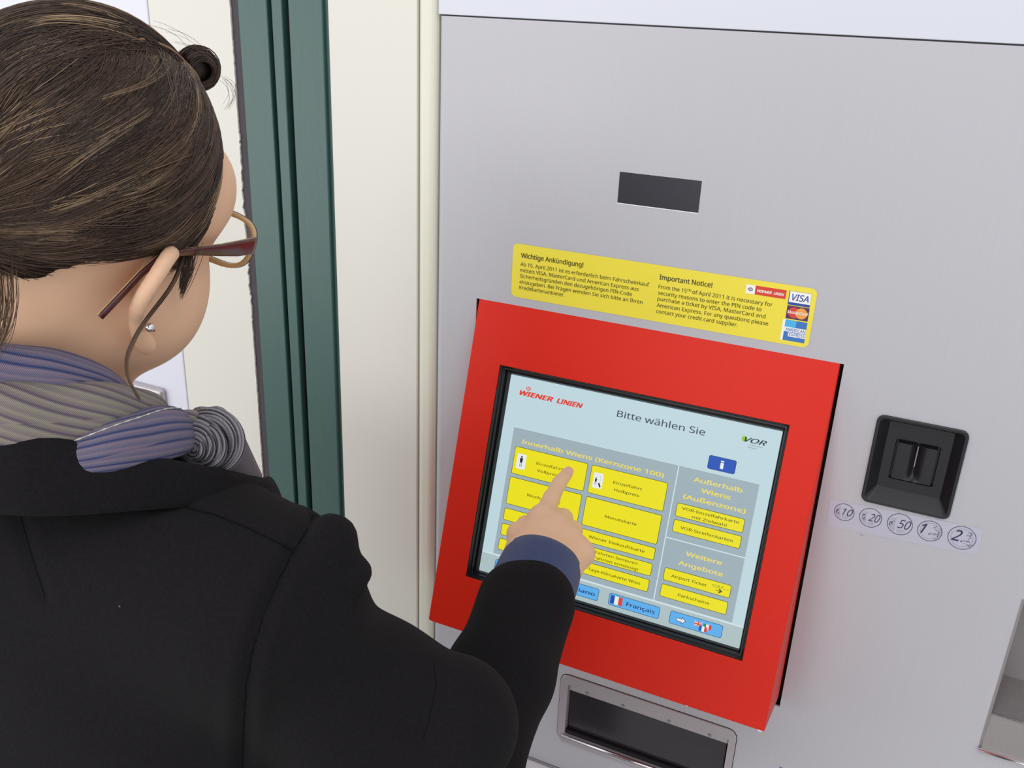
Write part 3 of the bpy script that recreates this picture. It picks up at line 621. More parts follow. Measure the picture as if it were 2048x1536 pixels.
for s in (1, -1):
    ep = spline(EARP, 24); er_ = np.interp(np.linspace(0, 10, 24), np.arange(11), EARR); pts = [HL(s * r, f, u) for r, f, u in ep]
    for a_, b_, q, q2 in zip(pts[:-1], pts[1:], er_[:-1], er_[1:]): fp.append(Prim('c', a_, b_, q, q2, .0015))
    for q in range(3, 15):                                      # the web between helix and head
        fp.append(Prim('c', pts[q], HL(s * .0705, -.004 - .0004 * q, -.010 - .0021 * (q - 3)), .0030, .0040, .004))
# neck, trunk, arms
fp += [Prim('c', HL(0, -.034, -.045), NECK + [-.034, -.012, .02], .050, .050, .03), Prim('c', NECK + [-.03, -.01, 0], (NECK + [0, -.0, -.09]), .050, .060, .03),
       Prim('c', RSH * .92 + NECK * .08, LSH * .92 + NECK * .08, .052, .052, .05), Prim('e', (-.01, -.50, 1.22), (.165, .105, .20), k=.05), Prim('e', (-.01, -.50, 1.02), (.15, .10, .20), k=.05),
       Prim('c', RSH, ELB, .048, .040, .03), Prim('c', ELB, WR, .040, .026, .02), Prim('c', LSH, LEL, .048, .040, .03), Prim('c', LEL, LWR, .040, .026, .02), Prim('c', LWR, LWR + [0.02, .05, -.08], .026, .022, .01)]
LH = LWR + np.array([0.02, .05, -.08])
for q in range(4): c(LH + [0.012 * q - .02, .0, 0], LH + [0.012 * q - .018, .03 + .006 * (q in (1, 2)), -.07], .009, .007, .004)
c(LWR + [0.02, .03, -.03], LWR + [.045, .07, -.08], .012, .008, .006)
# right hand, index finger on the glass
I1, I2, I3 = HP(1083, 1040, Z(.988)), HP(1103, 996, Z(1.020)), HP(1119, 966, Z(1.042))
M1, M2, M3, M4 = HP(1112, 1056, Z(.976)), HP(1126, 1037, Z(1.008)), HP(1118, 1056, Z(1.028)), HP(1108, 1082, Z(1.010))
R1, R2, R3, R4_ = HP(1138, 1082, Z(.962)), HP(1146, 1061, Z(.995)), HP(1136, 1080, Z(1.016)), HP(1124, 1104, Z(.998))
P1, P2, P3, P4 = HP(1160, 1107, Z(.950)), HP(1161, 1090, Z(.978)), HP(1151, 1104, Z(.998)), HP(1140, 1120, Z(.984))
c(I1, I2, .0118, .0092, .006); c(I2, I3, .0090, .0080, .003); c(I3, TIP, .0080, .0070, .003)
for a1, a2, a3, a4, s in ((M1, M2, M3, M4, 1.0), (R1, R2, R3, R4_, .95), (P1, P2, P3, P4, .86)):
    c(a1, a2, .0118 * s, .0108 * s, .005); c(a2, a3, .0104 * s, .0092 * s, .003); c(a3, a4, .0090 * s, .0082 * s, .003)
WU = HP(1108, 1144, Z(.918)); WRd = HP(1058, 1120, Z(.925))
for a_, b_, q, q2 in ((WRd, I1, .019, .0150), (HP(1072, 1126, Z(.925)), M1, .022, .0145), (HP(1095, 1135, Z(.922)), R1, .022, .0140), (WU, P1, .019, .0125)): c(a_, b_, q, q2, .010)
c(HP(1143, 1120, Z(.935)), P1, .012, .0120, .01)
T1, T2, T3, T4 = HP(1044, 1102, Z(.945)), HP(1037, 1068, Z(.975)), HP(1052, 1050, Z(1.005)), HP(1078, 1056, Z(1.022))
c(T1, T2, .0165, .0120, .010); c(T2, T3, .0115, .0100, .004); c(T3, T4, .0098, .0085, .003)
c(ELB * .1 + WR * .9, WRd, .026, .021, .02); c(ELB * .1 + WR * .9, WU, .026, .021, .02)
pe = empty('person', (0, -.5, 0), 'person in black coat and striped scarf, seen from behind, pointing at the touch screen', 'person')
P_, Q_ = surface(fp, (-.36, -.66, .80), (.36, .02, 1.76), .0021)
body = adopt(link('body', np_mesh('body', P_, Q_), 'skin', None, True), pe)
bbody = BVHTree.FromPolygons([tuple(p) for p in P_], [tuple(q) for q in Q_])
# finger nail
fd = (TIP - I3) / np.linalg.norm(TIP - I3); ncam = (CAM - TIP) / np.linalg.norm(CAM - TIP); ncam = ncam - fd * (ncam @ fd); ncam /= np.linalg.norm(ncam); sd = np.cross(fd, ncam)
fn = []
for i in range(7):
    row = []
    for j in range(7):
        u, v = (i / 6 - .5) * 2, (j / 6 - .5) * 2; wd = .0054 * math.sqrt(max(0, 1 - .35 * v * v)); row.append(TIP - fd * .0015 + ncam * (.0073 * math.cos(u * .75) + .0002) + sd * (wd * u) + fd * (v * .0062))
    fn.append(row)
nv = [p for r in fn for p in r]; nf = [[i * 7 + j, i * 7 + j + 1, (i + 1) * 7 + j + 1, (i + 1) * 7 + j] for i in range(6) for j in range(6)]
adopt(link('fingernail', pydata(nv, nf), 'nail', None, True), pe)
for s in (1, -1):
    for nm, rr, m_, of in (('eye', .0115, 'eyew', 0), ('iris', .0056, 'iris', .0072)):
        bm = bmesh.new(); bmesh.ops.create_uvsphere(bm, u_segments=16, v_segments=12, radius=rr); me = bpy.data.meshes.new(nm); bm.to_mesh(me); bm.free()
        p = HL(s * .031, .078 + of, -.004 - of * .4)
        for v in me.vertices: v.co = Vector(p) + v.co
        adopt(link(nm, me, m_, None, True), pe)

# ------------------------------------------------------------------ coat
cp = []
C_ = lambda a, b, ra, rb, k=.02, sub=False: cp.append(Prim('c', a, b, ra, rb, k, sub))
SH2 = RSH + np.array([-.02, .0, .0])
C_(SH2, LSH + [.01, 0, -.012], .062, .062, .05)
cp += [Prim('e', (-.015, -.505, 1.20), (.205, .128, .20), k=.05), Prim('e', (-.015, -.50, 1.03), (.19, .12, .24), k=.06)]
C_(NECK + [0.01, -.022, -.012], RSH + [-.02, 0, .004], .062, .058, .04); C_(NECK + [-.02, -.022, -.02], LSH + [.03, 0, .0], .062, .060, .05)
C_((-.015, -.50, 1.0), (-.015, -.49, .80), .17, .185, .06)
UA = (RSH + [.010, 0, 0]) * .55 + ELB * .45
C_(RSH + [-.010, .0, -.010], UA, .055, .063, .02); C_(UA, ELB, .063, .060, .02)
C_(ELB, ELB * .5 + WR * .5, .050, .047, .006); C_(ELB * .5 + WR * .5, ELB * .20 + WR * .80, .047, .0465, .01)
EB = U(902, 1448, .672); C_(UA, EB, .058, .049, .009)
cp.append(Prim('e', U(708, 1150, .618), (.011, .014, .010), k=.008)); cp.append(Prim('e', U(664, 1088, .610), (.016, .020, .020), k=.015))
C_(LSH, LEL, .064, .058, .03); C_(LEL, LWR, .056, .045, .02)
P_, Q_ = surface(cp, (-.42, -.74, .58), (.42, -.14, 1.50), .0032)
coat_me = np_mesh('coat', P_, Q_)
nr = np.zeros(len(P_) * 3); coat_me.vertices.foreach_get('normal', nr); nr = nr.reshape(-1, 3)
# cloth folds along the sleeve and a soft unevenness everywhere
arm = np.clip((P_ - ELB) @ (WR - ELB) / ((WR - ELB) @ (WR - ELB)), 0, 1); rad = np.linalg.norm(P_ - ELB - arm[:, None] * (WR - ELB), axis=1)
onarm = np.clip((.075 - rad) / .02, 0, 1)
fold = onarm * (.0011 * np.sin(arm * 13 + P_[:, 0] * 55 + P_[:, 2] * 30 + 1.2) + .0008 * np.sin(arm * 25 - P_[:, 2] * 75 + P_[:, 0] * 40) * np.sin(P_[:, 0] * 40 + 1))
ua = np.clip((P_ - RSH) @ (ELB - RSH) / ((ELB - RSH) @ (ELB - RSH)), 0, 1); rad2 = np.linalg.norm(P_ - RSH - ua[:, None] * (ELB - RSH), axis=1); on2 = np.clip((.08 - rad2) / .03, 0, 1) * (ua > .02)
fold += on2 * (.0014 * np.sin(ua * 12 + P_[:, 1] * 45 + P_[:, 0] * 20) + .0008 * np.sin(ua * 19 + P_[:, 0] * 50 - P_[:, 1] * 30)) + .0012 * np.sin(P_[:, 0] * 31 + P_[:, 2] * 23) * np.sin(P_[:, 2] * 37 - P_[:, 1] * 20)
P_ = P_ + nr * fold[:, None]
bvh = BVHTree.FromPolygons([tuple(p) for p in P_], [tuple(q) for q in Q_])
def on_surface(tree, px, n, lift=0.0):                          # follow a seam over the cloth
    px = np.array(px, float); L_ = np.r_[0, np.cumsum(np.linalg.norm(np.diff(px, axis=0), axis=1))]; t = np.linspace(0, L_[-1], n); out = []
    for x, y in zip(np.interp(t, L_, px[:, 0]), np.interp(t, L_, px[:, 1])):
        dv = Vector(U(x, y, 1.0) - CAM).normalized(); h = tree.ray_cast(Vector(CAM), dv)
        if h[0] is not None and (not out or (h[0] - out[-1]).length < .06): out.append(h[0] + h[1] * (lift if h[1].dot(dv) < 0 else -lift))
    return [np.array(p) for p in out]
SEAMS = dict(armhole=[(628, 1030), (612, 1062), (585, 1105), (560, 1155), (527, 1230), (505, 1300), (492, 1370), (487, 1440), (484, 1560)],
             yoke=[(300, 1000), (360, 1012), (430, 1030), (500, 1058), (545, 1080), (588, 1103)], back=[(36, 1000), (45, 1050), (66, 1120), (90, 1195)], sleeve=[(868, 1330), (872, 1370), (860, 1430), (845, 1480)])
for nm_, px in SEAMS.items():
    S_ = np.array(on_surface(bvh, px, 60)); 
    if len(S_) < 4: continue
    lo_, hi_ = S_.min(0) - .02, S_.max(0) + .02; idx = np.where(((P_ > lo_) & (P_ < hi_)).all(1))[0]
    dd = np.full(len(idx), 1.0)
    for a_, b_ in zip(S_[:-1], S_[1:]):
        ab = b_ - a_; t = np.clip((P_[idx] - a_) @ ab / (ab @ ab + 1e-12), 0, 1); dd = np.minimum(dd, np.linalg.norm(P_[idx] - a_ - t[:, None] * ab, axis=1))
    g_ = dict(armhole=.0032, yoke=.0016, back=.0010, sleeve=.0008)[nm_]
    P_[idx] -= nr[idx] * (g_ * np.exp(-(dd / .0042) ** 2) - .45 * g_ * np.exp(-((dd - .010) / .006) ** 2))[:, None]
coat_me.vertices.foreach_set('co', P_.astype(np.float32).ravel()); coat_me.update()
coat = adopt(link('coat', coat_me, 'coat', None, True), pe)
bvh = BVHTree.FromPolygons([tuple(p) for p in P_], [tuple(q) for q in Q_])
for nm_, px in SEAMS.items():
    S_ = on_surface(bvh, px, 70, .0000)
    if len(S_) > 4: 
        o = tube('seam', S_, .0006 if nm_ in ('armhole', 'yoke') else .00035, 'seam', None, 5); o.parent = coat
mo = on_surface(bbody, [(305, 660), (308, 661)], 2, .0002)
if len(mo) == 2: adopt(tube('mole', mo, .0009, 'mole', None, 6), pe)
for x, y in ((55, 882), (70, 935), (72, 950), (107, 948), (240, 1212)):
    h = on_surface(bvh, [(x, y), (x + 1.5, y + .5)], 2, .0006)
    if len(h) == 2: o = tube('lint', h, .0005, 'lint', None, 5); o.parent = coat

def sweep(name, path, prof, m_, parent, closed=False, vs=1.0, cap=True):
    """path: list of (centre, out, up, sx, sy); prof: closed outline in (out, up) units"""
    V, F, UV = [], [], []; n = len(prof); N = len(path); ul = 0
    for i, (c_, o_, u_, sx, sy) in enumerate(path):
        if i: ul += np.linalg.norm(path[i][0] - path[i - 1][0])
        for a_, b_ in prof: V.append(c_ + o_ * a_ * sx + u_ * b_ * sy)
    me = pydata(V, [[k * n + i, k * n + (i + 1) % n, (k + 1) * n + (i + 1) % n, (k + 1) * n + i] for k in range(N - 1) for i in range(n)] + ([list(range(n))[::-1], [(N - 1) * n + i for i in range(n)]] if cap else []))
    uvl = me.uv_layers.new(name='UVMap'); ul = np.r_[0, np.cumsum([np.linalg.norm(path[i][0] - path[i - 1][0]) for i in range(1, N)])]
    pl_ = np.r_[0, np.cumsum([math.hypot(prof[(i + 1) % n][0] * path[N // 2][3] - prof[i][0] * path[N // 2][3], prof[(i + 1) % n][1] * path[N // 2][4] - prof[i][1] * path[N // 2][4]) for i in range(n)])]
    for p in me.polygons:
        if len(p.vertices) != 4: continue
        i0 = p.vertices[0] % n
        for li, vi in zip(p.loop_indices, p.vertices):
            i = vi % n; k = vi // n; uvl.data[li].uv = (ul[k], pl_[n] if (i == 0 and i0 == n - 1) else pl_[i])
    bm = bmesh.new(); bm.from_mesh(me); bmesh.ops.recalc_face_normals(bm, faces=bm.faces); bm.to_mesh(me); bm.free()
    o = link(name, me, m_, None, True)
    if parent is not None:
        if parent.type == 'EMPTY': adopt(o, parent)
        else: o.parent = parent
    return o
RC = np.array([0.0, -.505, 0.0])
def around(keys, wob=0.0, seed=0, n=90):
    """keys: (angle, radius, z, half thickness, half height)"""
    K = np.array(keys, float); t = np.linspace(K[0, 0], K[-1, 0], n); r = np.random.default_rng(seed); ph = r.uniform(0, 6, 4); out = []
    from numpy import interp
    def sm(col):
        v = interp(t, K[:, 0], K[:, col]); k = np.ones(9) / 9; return np.convolve(np.r_[[v[0]] * 4, v, [v[-1]] * 4], k, 'valid')
    rr, zz_, sx, sy = sm(1), sm(2), sm(3), sm(4)
    for i, a_ in enumerate(t):
        ra_ = math.radians(a_); o_ = np.array([math.cos(ra_), math.sin(ra_), 0]); wv = wob * (math.sin(a_ * .09 + ph[0]) + .6 * math.sin(a_ * .21 + ph[1]))
        out.append((RC + o_ * (rr[i] + wv) + np.array([0, 0, zz_[i] + wv * .6]), o_, np.array([0, 0, 1.0]) - o_ * .25, sx[i], sy[i]))
    return out
ov = lambda n, p=.75: [(math.copysign(abs(math.cos(2 * math.pi * k / n)) ** p, math.cos(2 * math.pi * k / n)), math.copysign(abs(math.sin(2 * math.pi * k / n)) ** p, math.sin(2 * math.pi * k / n))) for k in range(n)]
sweep('collar', around([(-230, .105, 1.385, .006, .018), (-180, .108, 1.405, .006, .020), (-120, .106, 1.432, .006, .024), (-75, .105, 1.438, .006, .026), (-50, .107, 1.435, .006, .024), (-25, .112, 1.425, .0055, .018), (0, .118, 1.402, .005, .013), (25, .124, 1.368, .005, .013), (50, .128, 1.335, .005, .016)], .0008, 3), ov(20), 'coat', pe)

def stripes(name, base, dark, light, freq, slant=0.0, tw=900):
    M = bpy.data.materials.new(name); M.use_nodes = True; nt = M.node_tree; b = nt.nodes['Principled BSDF']; b.inputs['Roughness'].default_value = .9; b.inputs['Specular IOR Level'].default_value = .12; b.inputs['Sheen Weight'].default_value = .08
    N = nt.nodes.new; lk = nt.links.new; uv = N('ShaderNodeTexCoord'); sp = N('ShaderNodeSeparateXYZ'); lk(uv.outputs['UV'], sp.inputs[0])
    def math_(op, a, b_=None):
        m_ = N('ShaderNodeMath'); m_.operation = op
        for i, q in enumerate((a, b_)):
            if q is None: continue
            if isinstance(q, (int, float)): m_.inputs[i].default_value = q
            else: lk(q, m_.inputs[i])
        return m_.outputs[0]
    y = math_('ADD', sp.outputs[1], math_('MULTIPLY', sp.outputs[0], slant)); fr_ = math_('FRACT', math_('MULTIPLY', y, freq))
    cr = N('ShaderNodeValToRGB'); cr.color_ramp.interpolation = 'EASE'; els = cr.color_ramp.elements
    cols = [(0, base), (.22, light), (.34, dark), (.44, base), (.58, light), (.66, dark), (.78, base), (.9, light), (1, base)]
    els[0].position, els[0].color = 0, s2l(base); els[1].position, els[1].color = 1, s2l(base)
    for p_, c_ in cols[1:-1]: q = els.new(p_); q.color = s2l(c_)
    lk(fr_, cr.inputs[0])
    t1 = math_('SINE', math_('MULTIPLY', math_('ADD', sp.outputs[0], math_('MULTIPLY', sp.outputs[1], .7)), 6.283 * tw)); k_ = math_('MULTIPLY', math_('ADD', t1, 1.0), .5)
    mx = N('ShaderNodeMix'); mx.data_type = 'RGBA'; mx.blend_type = 'MULTIPLY'; mx.inputs[0].default_value = 1; lk(cr.outputs[0], mx.inputs[6])
    c2 = N('ShaderNodeValToRGB'); c2.color_ramp.elements[0].color = (.62, .62, .66, 1); c2.color_ramp.elements[1].color = (1.25, 1.22, 1.22, 1); lk(k_, c2.inputs[0]); lk(c2.outputs[0], mx.inputs[7]); lk(mx.outputs[2], b.inputs['Base Color'])
    bp = N('ShaderNodeBump'); bp.inputs['Strength'].default_value = .5; bp.inputs['Distance'].default_value = .0006; lk(k_, bp.inputs['Height']); lk(bp.outputs[0], b.inputs['Normal']); return M
MT['scarf_blue'] = stripes('scarf_blue', '#67637a', '#323e66', '#7b7080', 70, .12, 980)
MT['scarf_taupe'] = stripes('scarf_taupe', '#7d7471', '#5f5460', '#8b867a', 55, .40, 980)
MT['scarf_grey'] = stripes('scarf_grey', '#625c60', '#1c1b22', '#8f8e94', 120, .1, 980)
MT['scarf_edge'] = mat('scarf_edge', '#c8c6b8', .9)
sc_main = sweep('scarf', around([(-215, .078, 1.455, .010, .014), (-150, .080, 1.478, .010, .015), (-100, .081, 1.490, .010, .016), (-60, .079, 1.491, .010, .016), (-38, .075, 1.488, .009, .012), (-18, .064, 1.468, .007, .008), (10, .046, 1.425, .006, .008), (60, .05, 1.395, .007, .010), (120, .06, 1.39, .008, .012)], .0012, 1), ov(24), 'scarf_blue', pe)
sweep('scarf_fold', around([(-215, .088, 1.430, .010, .014), (-150, .092, 1.450, .010, .018), (-100, .093, 1.466, .011, .020), (-60, .093, 1.468, .011, .020), (-30, .087, 1.465, .011, .018), (-12, .077, 1.453, .011, .015), (6, .064, 1.439, .009, .013), (25, .055, 1.425, .008, .010), (60, .060, 1.40, .008, .010)], .0013, 2), ov(24), 'scarf_taupe', sc_main)
cf = around([(-80, .090, 1.424, .007, .004), (-55, .097, 1.438, .009, .009), (-30, .103, 1.447, .011, .015), (-12, .096, 1.444, .012, .017), (2, .087, 1.436, .011, .015), (16, .074, 1.426, .009, .011), (40, .070, 1.41, .008, .008)], .0008, 4)
sweep('scarf_fold', cf, ov(24), 'scarf_blue', sc_main)
o = tube('stitched_edge', [c_ + o_ * sx * .45 + u_ * sy * .98 for c_, o_, u_, sx, sy in cf[16:62]], [.00022 + .0003 * (i % 3 == 0) for i in range(46)], 'scarf_edge', None, 6); o.parent = sc_main
# knot in front of the right shoulder: nested twisted loops
KC = U(418, 880, .640); kx = ROT[0]; ky = -ROT[1]; kz = -ROT[2]
kb = []
bm = bmesh.new(); bmesh.ops.create_uvsphere(bm, u_segments=48, v_segments=32, radius=1.0); uvk = bm.loops.layers.uv.new('UVMap')
for v in bm.verts:
    x, y, z = v.co; rr_ = 1 + .035 * math.sin(7 * math.atan2(y, x) + 5 * z); p = KC + kx * x * .0215 * rr_ + ky * y * .0235 * rr_ + kz * z * .02; v.co = Vector(p)
for f_ in bm.faces:
    for l_ in f_.loops: q = np.array(l_.vert.co) - KC; l_[uvk].uv = (q @ kx, np.linalg.norm([q @ kx + .004, q @ ky + .004]) )
me = bpy.data.meshes.new('scarf_knot'); bm.to_mesh(me); bm.free(); kn = link('scarf_knot', me, 'scarf_grey', None, True); kn.parent = sc_main
def kloop(r0, r1, a0, a1, cx, cy, w, zf, m_='scarf_grey', n=40):
    path = []
    for i in range(n):
        t = i / (n - 1); a_ = math.radians(a0 + (a1 - a0) * t); r_ = r0 + (r1 - r0) * t
        c_ = KC + kx * (cx + r_ * math.cos(a_)) + ky * (cy + r_ * .95 * math.sin(a_)) + kz * (zf * math.sin(math.pi * (.15 + .7 * t)))
        o_ = kx * math.cos(a_) + ky * math.sin(a_); path.append((c_, kz * .9 + o_ * .3, o_, .0032, w * math.sin(math.pi * (.12 + .76 * t))))
    q = sweep('scarf_fold', path, ov(14), m_, None); q.parent = sc_main
kloop(.0185, .0205, 160, -80, .003, -.001, .0065, .013); kloop(.0125, .0150, 110, -110, .001, -.003, .0038, .019); kloop(.0085, .0105, 100, -120, -.001, -.004, .0030, .021); kloop(.004, .006, 100, -130, -.003, -.005, .0028, .022)
kloop(.010, .012, 200, 60, -.006, .004, .0075, .016, 'scarf_taupe')
# hanging end in front, hidden by the body from here
tube('scarf_end', [KC - kz * .01, KC + [-.01, .03, -.05], KC + [-.02, .04, -.14], KC + [-.02, .035, -.26]], [.02, .022, .026, .028], 'scarf_grey', None, 14, flat=1.0).parent = sc_main

# sweater cuff: a knitted tube between sleeve and hand
ax_ = (WR - ELB) / np.linalg.norm(WR - ELB)
def cuff_loop(c0, ra, rb, tilt=0.0):
    s = np.cross(ax_, (0, 0, 1.0)); s /= np.linalg.norm(s); q = np.cross(s, ax_); return [c0 + s * ra * math.cos(2 * math.pi * k / 48) + q * rb * math.sin(2 * math.pi * k / 48) for k in range(48)]
cl = []
for t, r in ((-.075, .0430), (-.040, .0438), (-.034, .0428), (-.030, .0422), (-.015, .0418), (-.002, .0406), (.006, .0390), (.009, .0370), (.006, .0350), (-.01, .0335)): cl.append(cuff_loop(WR + ax_ * t, r, r * .92))
adopt(link('sweater_cuff', ring_mesh(cl), 'cuff', None, True), pe)

# ------------------------------------------------------------------ hair
HR = np.array([.0800, .0985, .0985]); HO = np.array([0, -.010, .034])
KF = np.array([(-.12, -.055), (-.10, -.054), (-.08, -.034), (-.06, -.010), (-.045, .002), (-.03, .004), (.008, .004), (.016, -.008), (.028, -.038), (.038, -.036), (.046, -.008), (.058, .022), (.070, .044), (.082, .058), (.10, .072)])
def loc(P): return (P - HC) @ HAX.T
def hair_post(P, d):
    q = loc(P); bd = np.interp(q[:, 1], KF[:, 0], KF[:, 1]); cut = (bd - q[:, 2]) * .8
    w_ = .0009 * np.sin(q[:, 2] * 420 + q[:, 1] * 160) + .0008 * np.sin(q[:, 2] * 260 - q[:, 1] * 190 + q[:, 0] * 100)
    return np.maximum(d + w_, cut)
hp_ = [Prim('e', HL(*HO), HR, k=.01, ax=HAX)]
Ph, Qh = surface(hp_, HL(0, 0, 0) - .16, HL(0, 0, 0) + .17, .0026, hair_post)
def hair_mat():
    M = bpy.data.materials.new('hair'); M.use_nodes = True; nt = M.node_tree; b = nt.nodes['Principled BSDF']; a = nt.nodes.new('ShaderNodeAttribute'); a.attribute_name = 'tone'
    cr = nt.nodes.new('ShaderNodeValToRGB'); e_ = cr.color_ramp.elements; e_[0].color = (.016, .010, .008, 1); e_[1].color = (.40, .29, .17, 1); q = e_.new(.5); q.color = (.060, .034, .022, 1); q = e_.new(.8); q.color = (.145, .088, .052, 1)
    nt.links.new(a.outputs['Fac'], cr.inputs[0]); nt.links.new(cr.outputs[0], b.inputs['Base Color']); b.inputs['Roughness'].default_value = .42; b.inputs['Specular IOR Level'].default_value = .45; return M
MT['hair'] = hair_mat(); MT['haircore'] = mat('hair_roll', '#30231c', .28, 0, .6, .5, 260, (1, 1, 6), .3, 700); MT['hairbase'] = mat('hair_base', '#241912', .7, 0, .2, .3, 200)
hair = adopt(link('hair', np_mesh('hair', Ph, Qh), 'hairbase', None, True), pe)
BUN = np.array([0, -.108, -.002]) - HO
def step(p, r_, tb):                                            # p is relative to HO, on the ellipsoid
    nrm = p / HR ** 2; nrm /= np.linalg.norm(nrm); to = BUN - p; dist = np.linalg.norm(to); v = to / (dist + 1e-6)
    wf = np.clip((p[1] + .03) / .12, 0, 1); v = v + np.array([0, 0, -1.0]) * wf * .62 + np.array([math.copysign(1, p[0] - .036), 0, 0]) * .55 * np.clip((p[2] - .05) / .05, 0, 1) + tb
    v -= nrm * (v @ nrm); v /= np.linalg.norm(v) + 1e-9; q = p + v * r_; q /= np.linalg.norm(q / HR); return q, dist
strands = []
def ok_region(p):
    q = p + HO; return q[2] > np.interp(q[1], KF[:, 0], KF[:, 1]) - .002
nclump = 0
tries = 0
while nclump < 1300:
    tries += 1
    d_ = RNG.normal(size=3); d_ /= np.linalg.norm(d_ / HR)
    if tries % 4 == 0:                                         # along the hairline and the parting
        fq = RNG.uniform(-.06, .085); rq = RNG.choice([.031, .034, .038, .041, .046, .05, .062]); q2_ = 1 - (rq / HR[0]) ** 2 - ((fq - HO[1]) / HR[1]) ** 2
        if q2_ <= 0: continue
        d_ = np.array([rq, fq - HO[1], HR[2] * math.sqrt(q2_)])
    if not ok_region(d_): continue
    nclump += 1; tb = RNG.normal(size=3) * .10; nseg = int(RNG.integers(9, 18)); G_ = [d_]; 
    for i in range(nseg):
        q, dist = step(G_[-1], .0075, tb + .12 * np.array([0, math.sin(i * .5 + nclump), math.cos(i * .4 + nclump)]))
        if dist < .012 or not ok_region(q): break
        G_.append(q)
    if len(G_) < 4: continue
    G_ = np.array(G_); lift0 = RNG.uniform(.0004, .0034); tone0 = np.clip(RNG.normal(.46, .15), .05, .95)
    if RNG.random() < .13: tone0 = RNG.uniform(.68, .92)
    spread = RNG.uniform(.003, .0075)
    for s_ in range(15):
        o3 = RNG.normal(size=3) * spread; m_ = len(G_); t = np.linspace(0, 1, m_)[:, None]
        Q3 = G_ + o3 * (1 - .55 * np.sin(t * 2.2)) ; Q3 /= np.linalg.norm(Q3 / HR, axis=1)[:, None]
        nn = Q3 / HR ** 2; nn /= np.linalg.norm(nn, axis=1)[:, None]
        env = np.sin(np.pi * np.clip(t * .9 + .08, 0, 1)) ** .5
        keep = [ok_region(p_) for p_ in Q3]
        Q3 = Q3 + nn * ((lift0 + RNG.uniform(-.0003, .0009)) * env - .0006 + .0004)
        if not all(keep[:3]): continue
        strands.append(([HL(*(p_ + HO)) for p_ in Q3], RNG.uniform(.00019, .00036), float(np.clip(tone0 + RNG.normal(0, .09), 0, 1))))
# rolled front curl
CC = HL(.018, .062, .111); cax = RT * .83 - FW * .55; cfx = FW * .83 + RT * .55
for i in range(420):
    r0 = .0125 + RNG.normal() * .0012; off_ = RNG.uniform(-.011, .011); r0 -= .004 * (off_ / .011) ** 2; a0 = RNG.uniform(-3.1, 3.1); pts = []
    for k in range(14):
        a_ = a0 + k * .30; pts.append(CC + cax * (off_ + .0005 * k) + cfx * (r0 * math.cos(a_)) + UP * (r0 * math.sin(a_)))
    strands.append((pts, RNG.uniform(.0003, .0005), float(np.clip(RNG.normal(.40, .13), 0, 1))))
bm = bmesh.new(); bmesh.ops.create_uvsphere(bm, u_segments=24, v_segments=16, radius=1.0)
for v in bm.verts: v.co = Vector(CC + cax * v.co.x * .0085 + cfx * v.co.y * .0118 + UP * v.co.z * .0118)
me = bpy.data.meshes.new('hair_roll'); bm.to_mesh(me); bm.free(); link('hair_roll', me, 'haircore', None, True).parent = hair
# side locks falling in front of and behind the ear, loose nape hair, fly-aways
def lockpx(px, n, spread, tone, w_=.0004, tap=.3):
    px = np.array(px, float); L_ = np.r_[0, np.cumsum(np.linalg.norm(np.diff(px[:, :2], axis=0), axis=1))]; t = np.linspace(0, L_[-1], 22)
    xs = [np.interp(t, L_, px[:, i]) for i in range(3)]
    k = np.ones(5) / 5; xs = [np.convolve(np.r_[[v[0]] * 2, v, [v[-1]] * 2], k, 'valid') for v in xs]
    for i in range(n):
        o2 = RNG.normal(size=2) * spread; ph = RNG.uniform(0, 6)
        strands.append(([U(x + o2[0] * (1 - tap * q / 22) + math.sin(q * .4 + ph), y + o2[1], d_) for q, (x, y, d_) in enumerate(zip(*xs))], w_ * RNG.uniform(.6, 1.1), float(np.clip(tone + RNG.normal(0, .1), 0, 1))))
lockpx([(368, 500, .632), (360, 545, .626), (330, 592, .608), (290, 642, .590), (262, 690, .582), (246, 735, .575), (262, 775, .568), (285, 808, .562)], 9, 2.4, .62, .0005)
lockpx([(20, 540, .545), (26, 600, .506), (14, 660, .50), (-30, 730, .50)], 30, 13, .72, .00024)
lockpx([(0, 560, .54), (4, 620, .50), (-16, 690, .495), (-50, 740, .49)], 26, 14, .7, .00026)
lockpx([(378, 490, .634), (374, 540, .632), (361, 584, .630)], 90, 11, .35, .00022, .85)
for (x, y) in ((300, 45), (330, 62), (350, 80)): lockpx([(x, y, .63), (x + 30, y + 8, .63), (x + 60, y + 24, .632), (x + 80, y + 44, .635)], 2, 4, .7, .00014)
lockpx([(442, 150, .64), (462, 165, .64), (466, 190, .64), (452, 215, .64)], 7, 5, .6, .00014)
def strand_mesh(strands):
    V, F, T = [], [], []; b = 0
    for pts, r_, tone in strands:
        pts = np.array(pts); n = len(pts); tg = np.gradient(pts, axis=0); tg /= np.linalg.norm(tg, axis=1)[:, None] + 1e-9
        ref = np.cross(tg, [.3, .5, .8]); ref /= np.linalg.norm(ref, axis=1)[:, None] + 1e-9; bi = np.cross(tg, ref)
        tp = np.sin(np.pi * np.linspace(.12, .93, n)) ** .5 * r_
        for a_ in (0, 2.094, 4.189): V.append(pts + (ref * math.cos(a_) + bi * math.sin(a_)) * tp[:, None])
        k = np.arange(n - 1)
        for s_ in range(3):
            s2 = (s_ + 1) % 3; F.append(np.stack([b + s_ * n + k, b + s2 * n + k, b + s2 * n + k + 1, b + s_ * n + k + 1], 1))
        b += 3 * n; T.append(np.full(3 * n, tone, dtype=np.float32))
    me = np_mesh('strands', np.concatenate(V), np.concatenate(F)); at = me.attributes.new('tone', 'FLOAT', 'POINT')
    T = np.concatenate(T)
    if len(at.data) == len(T): at.data.foreach_set('value', T)
    return me
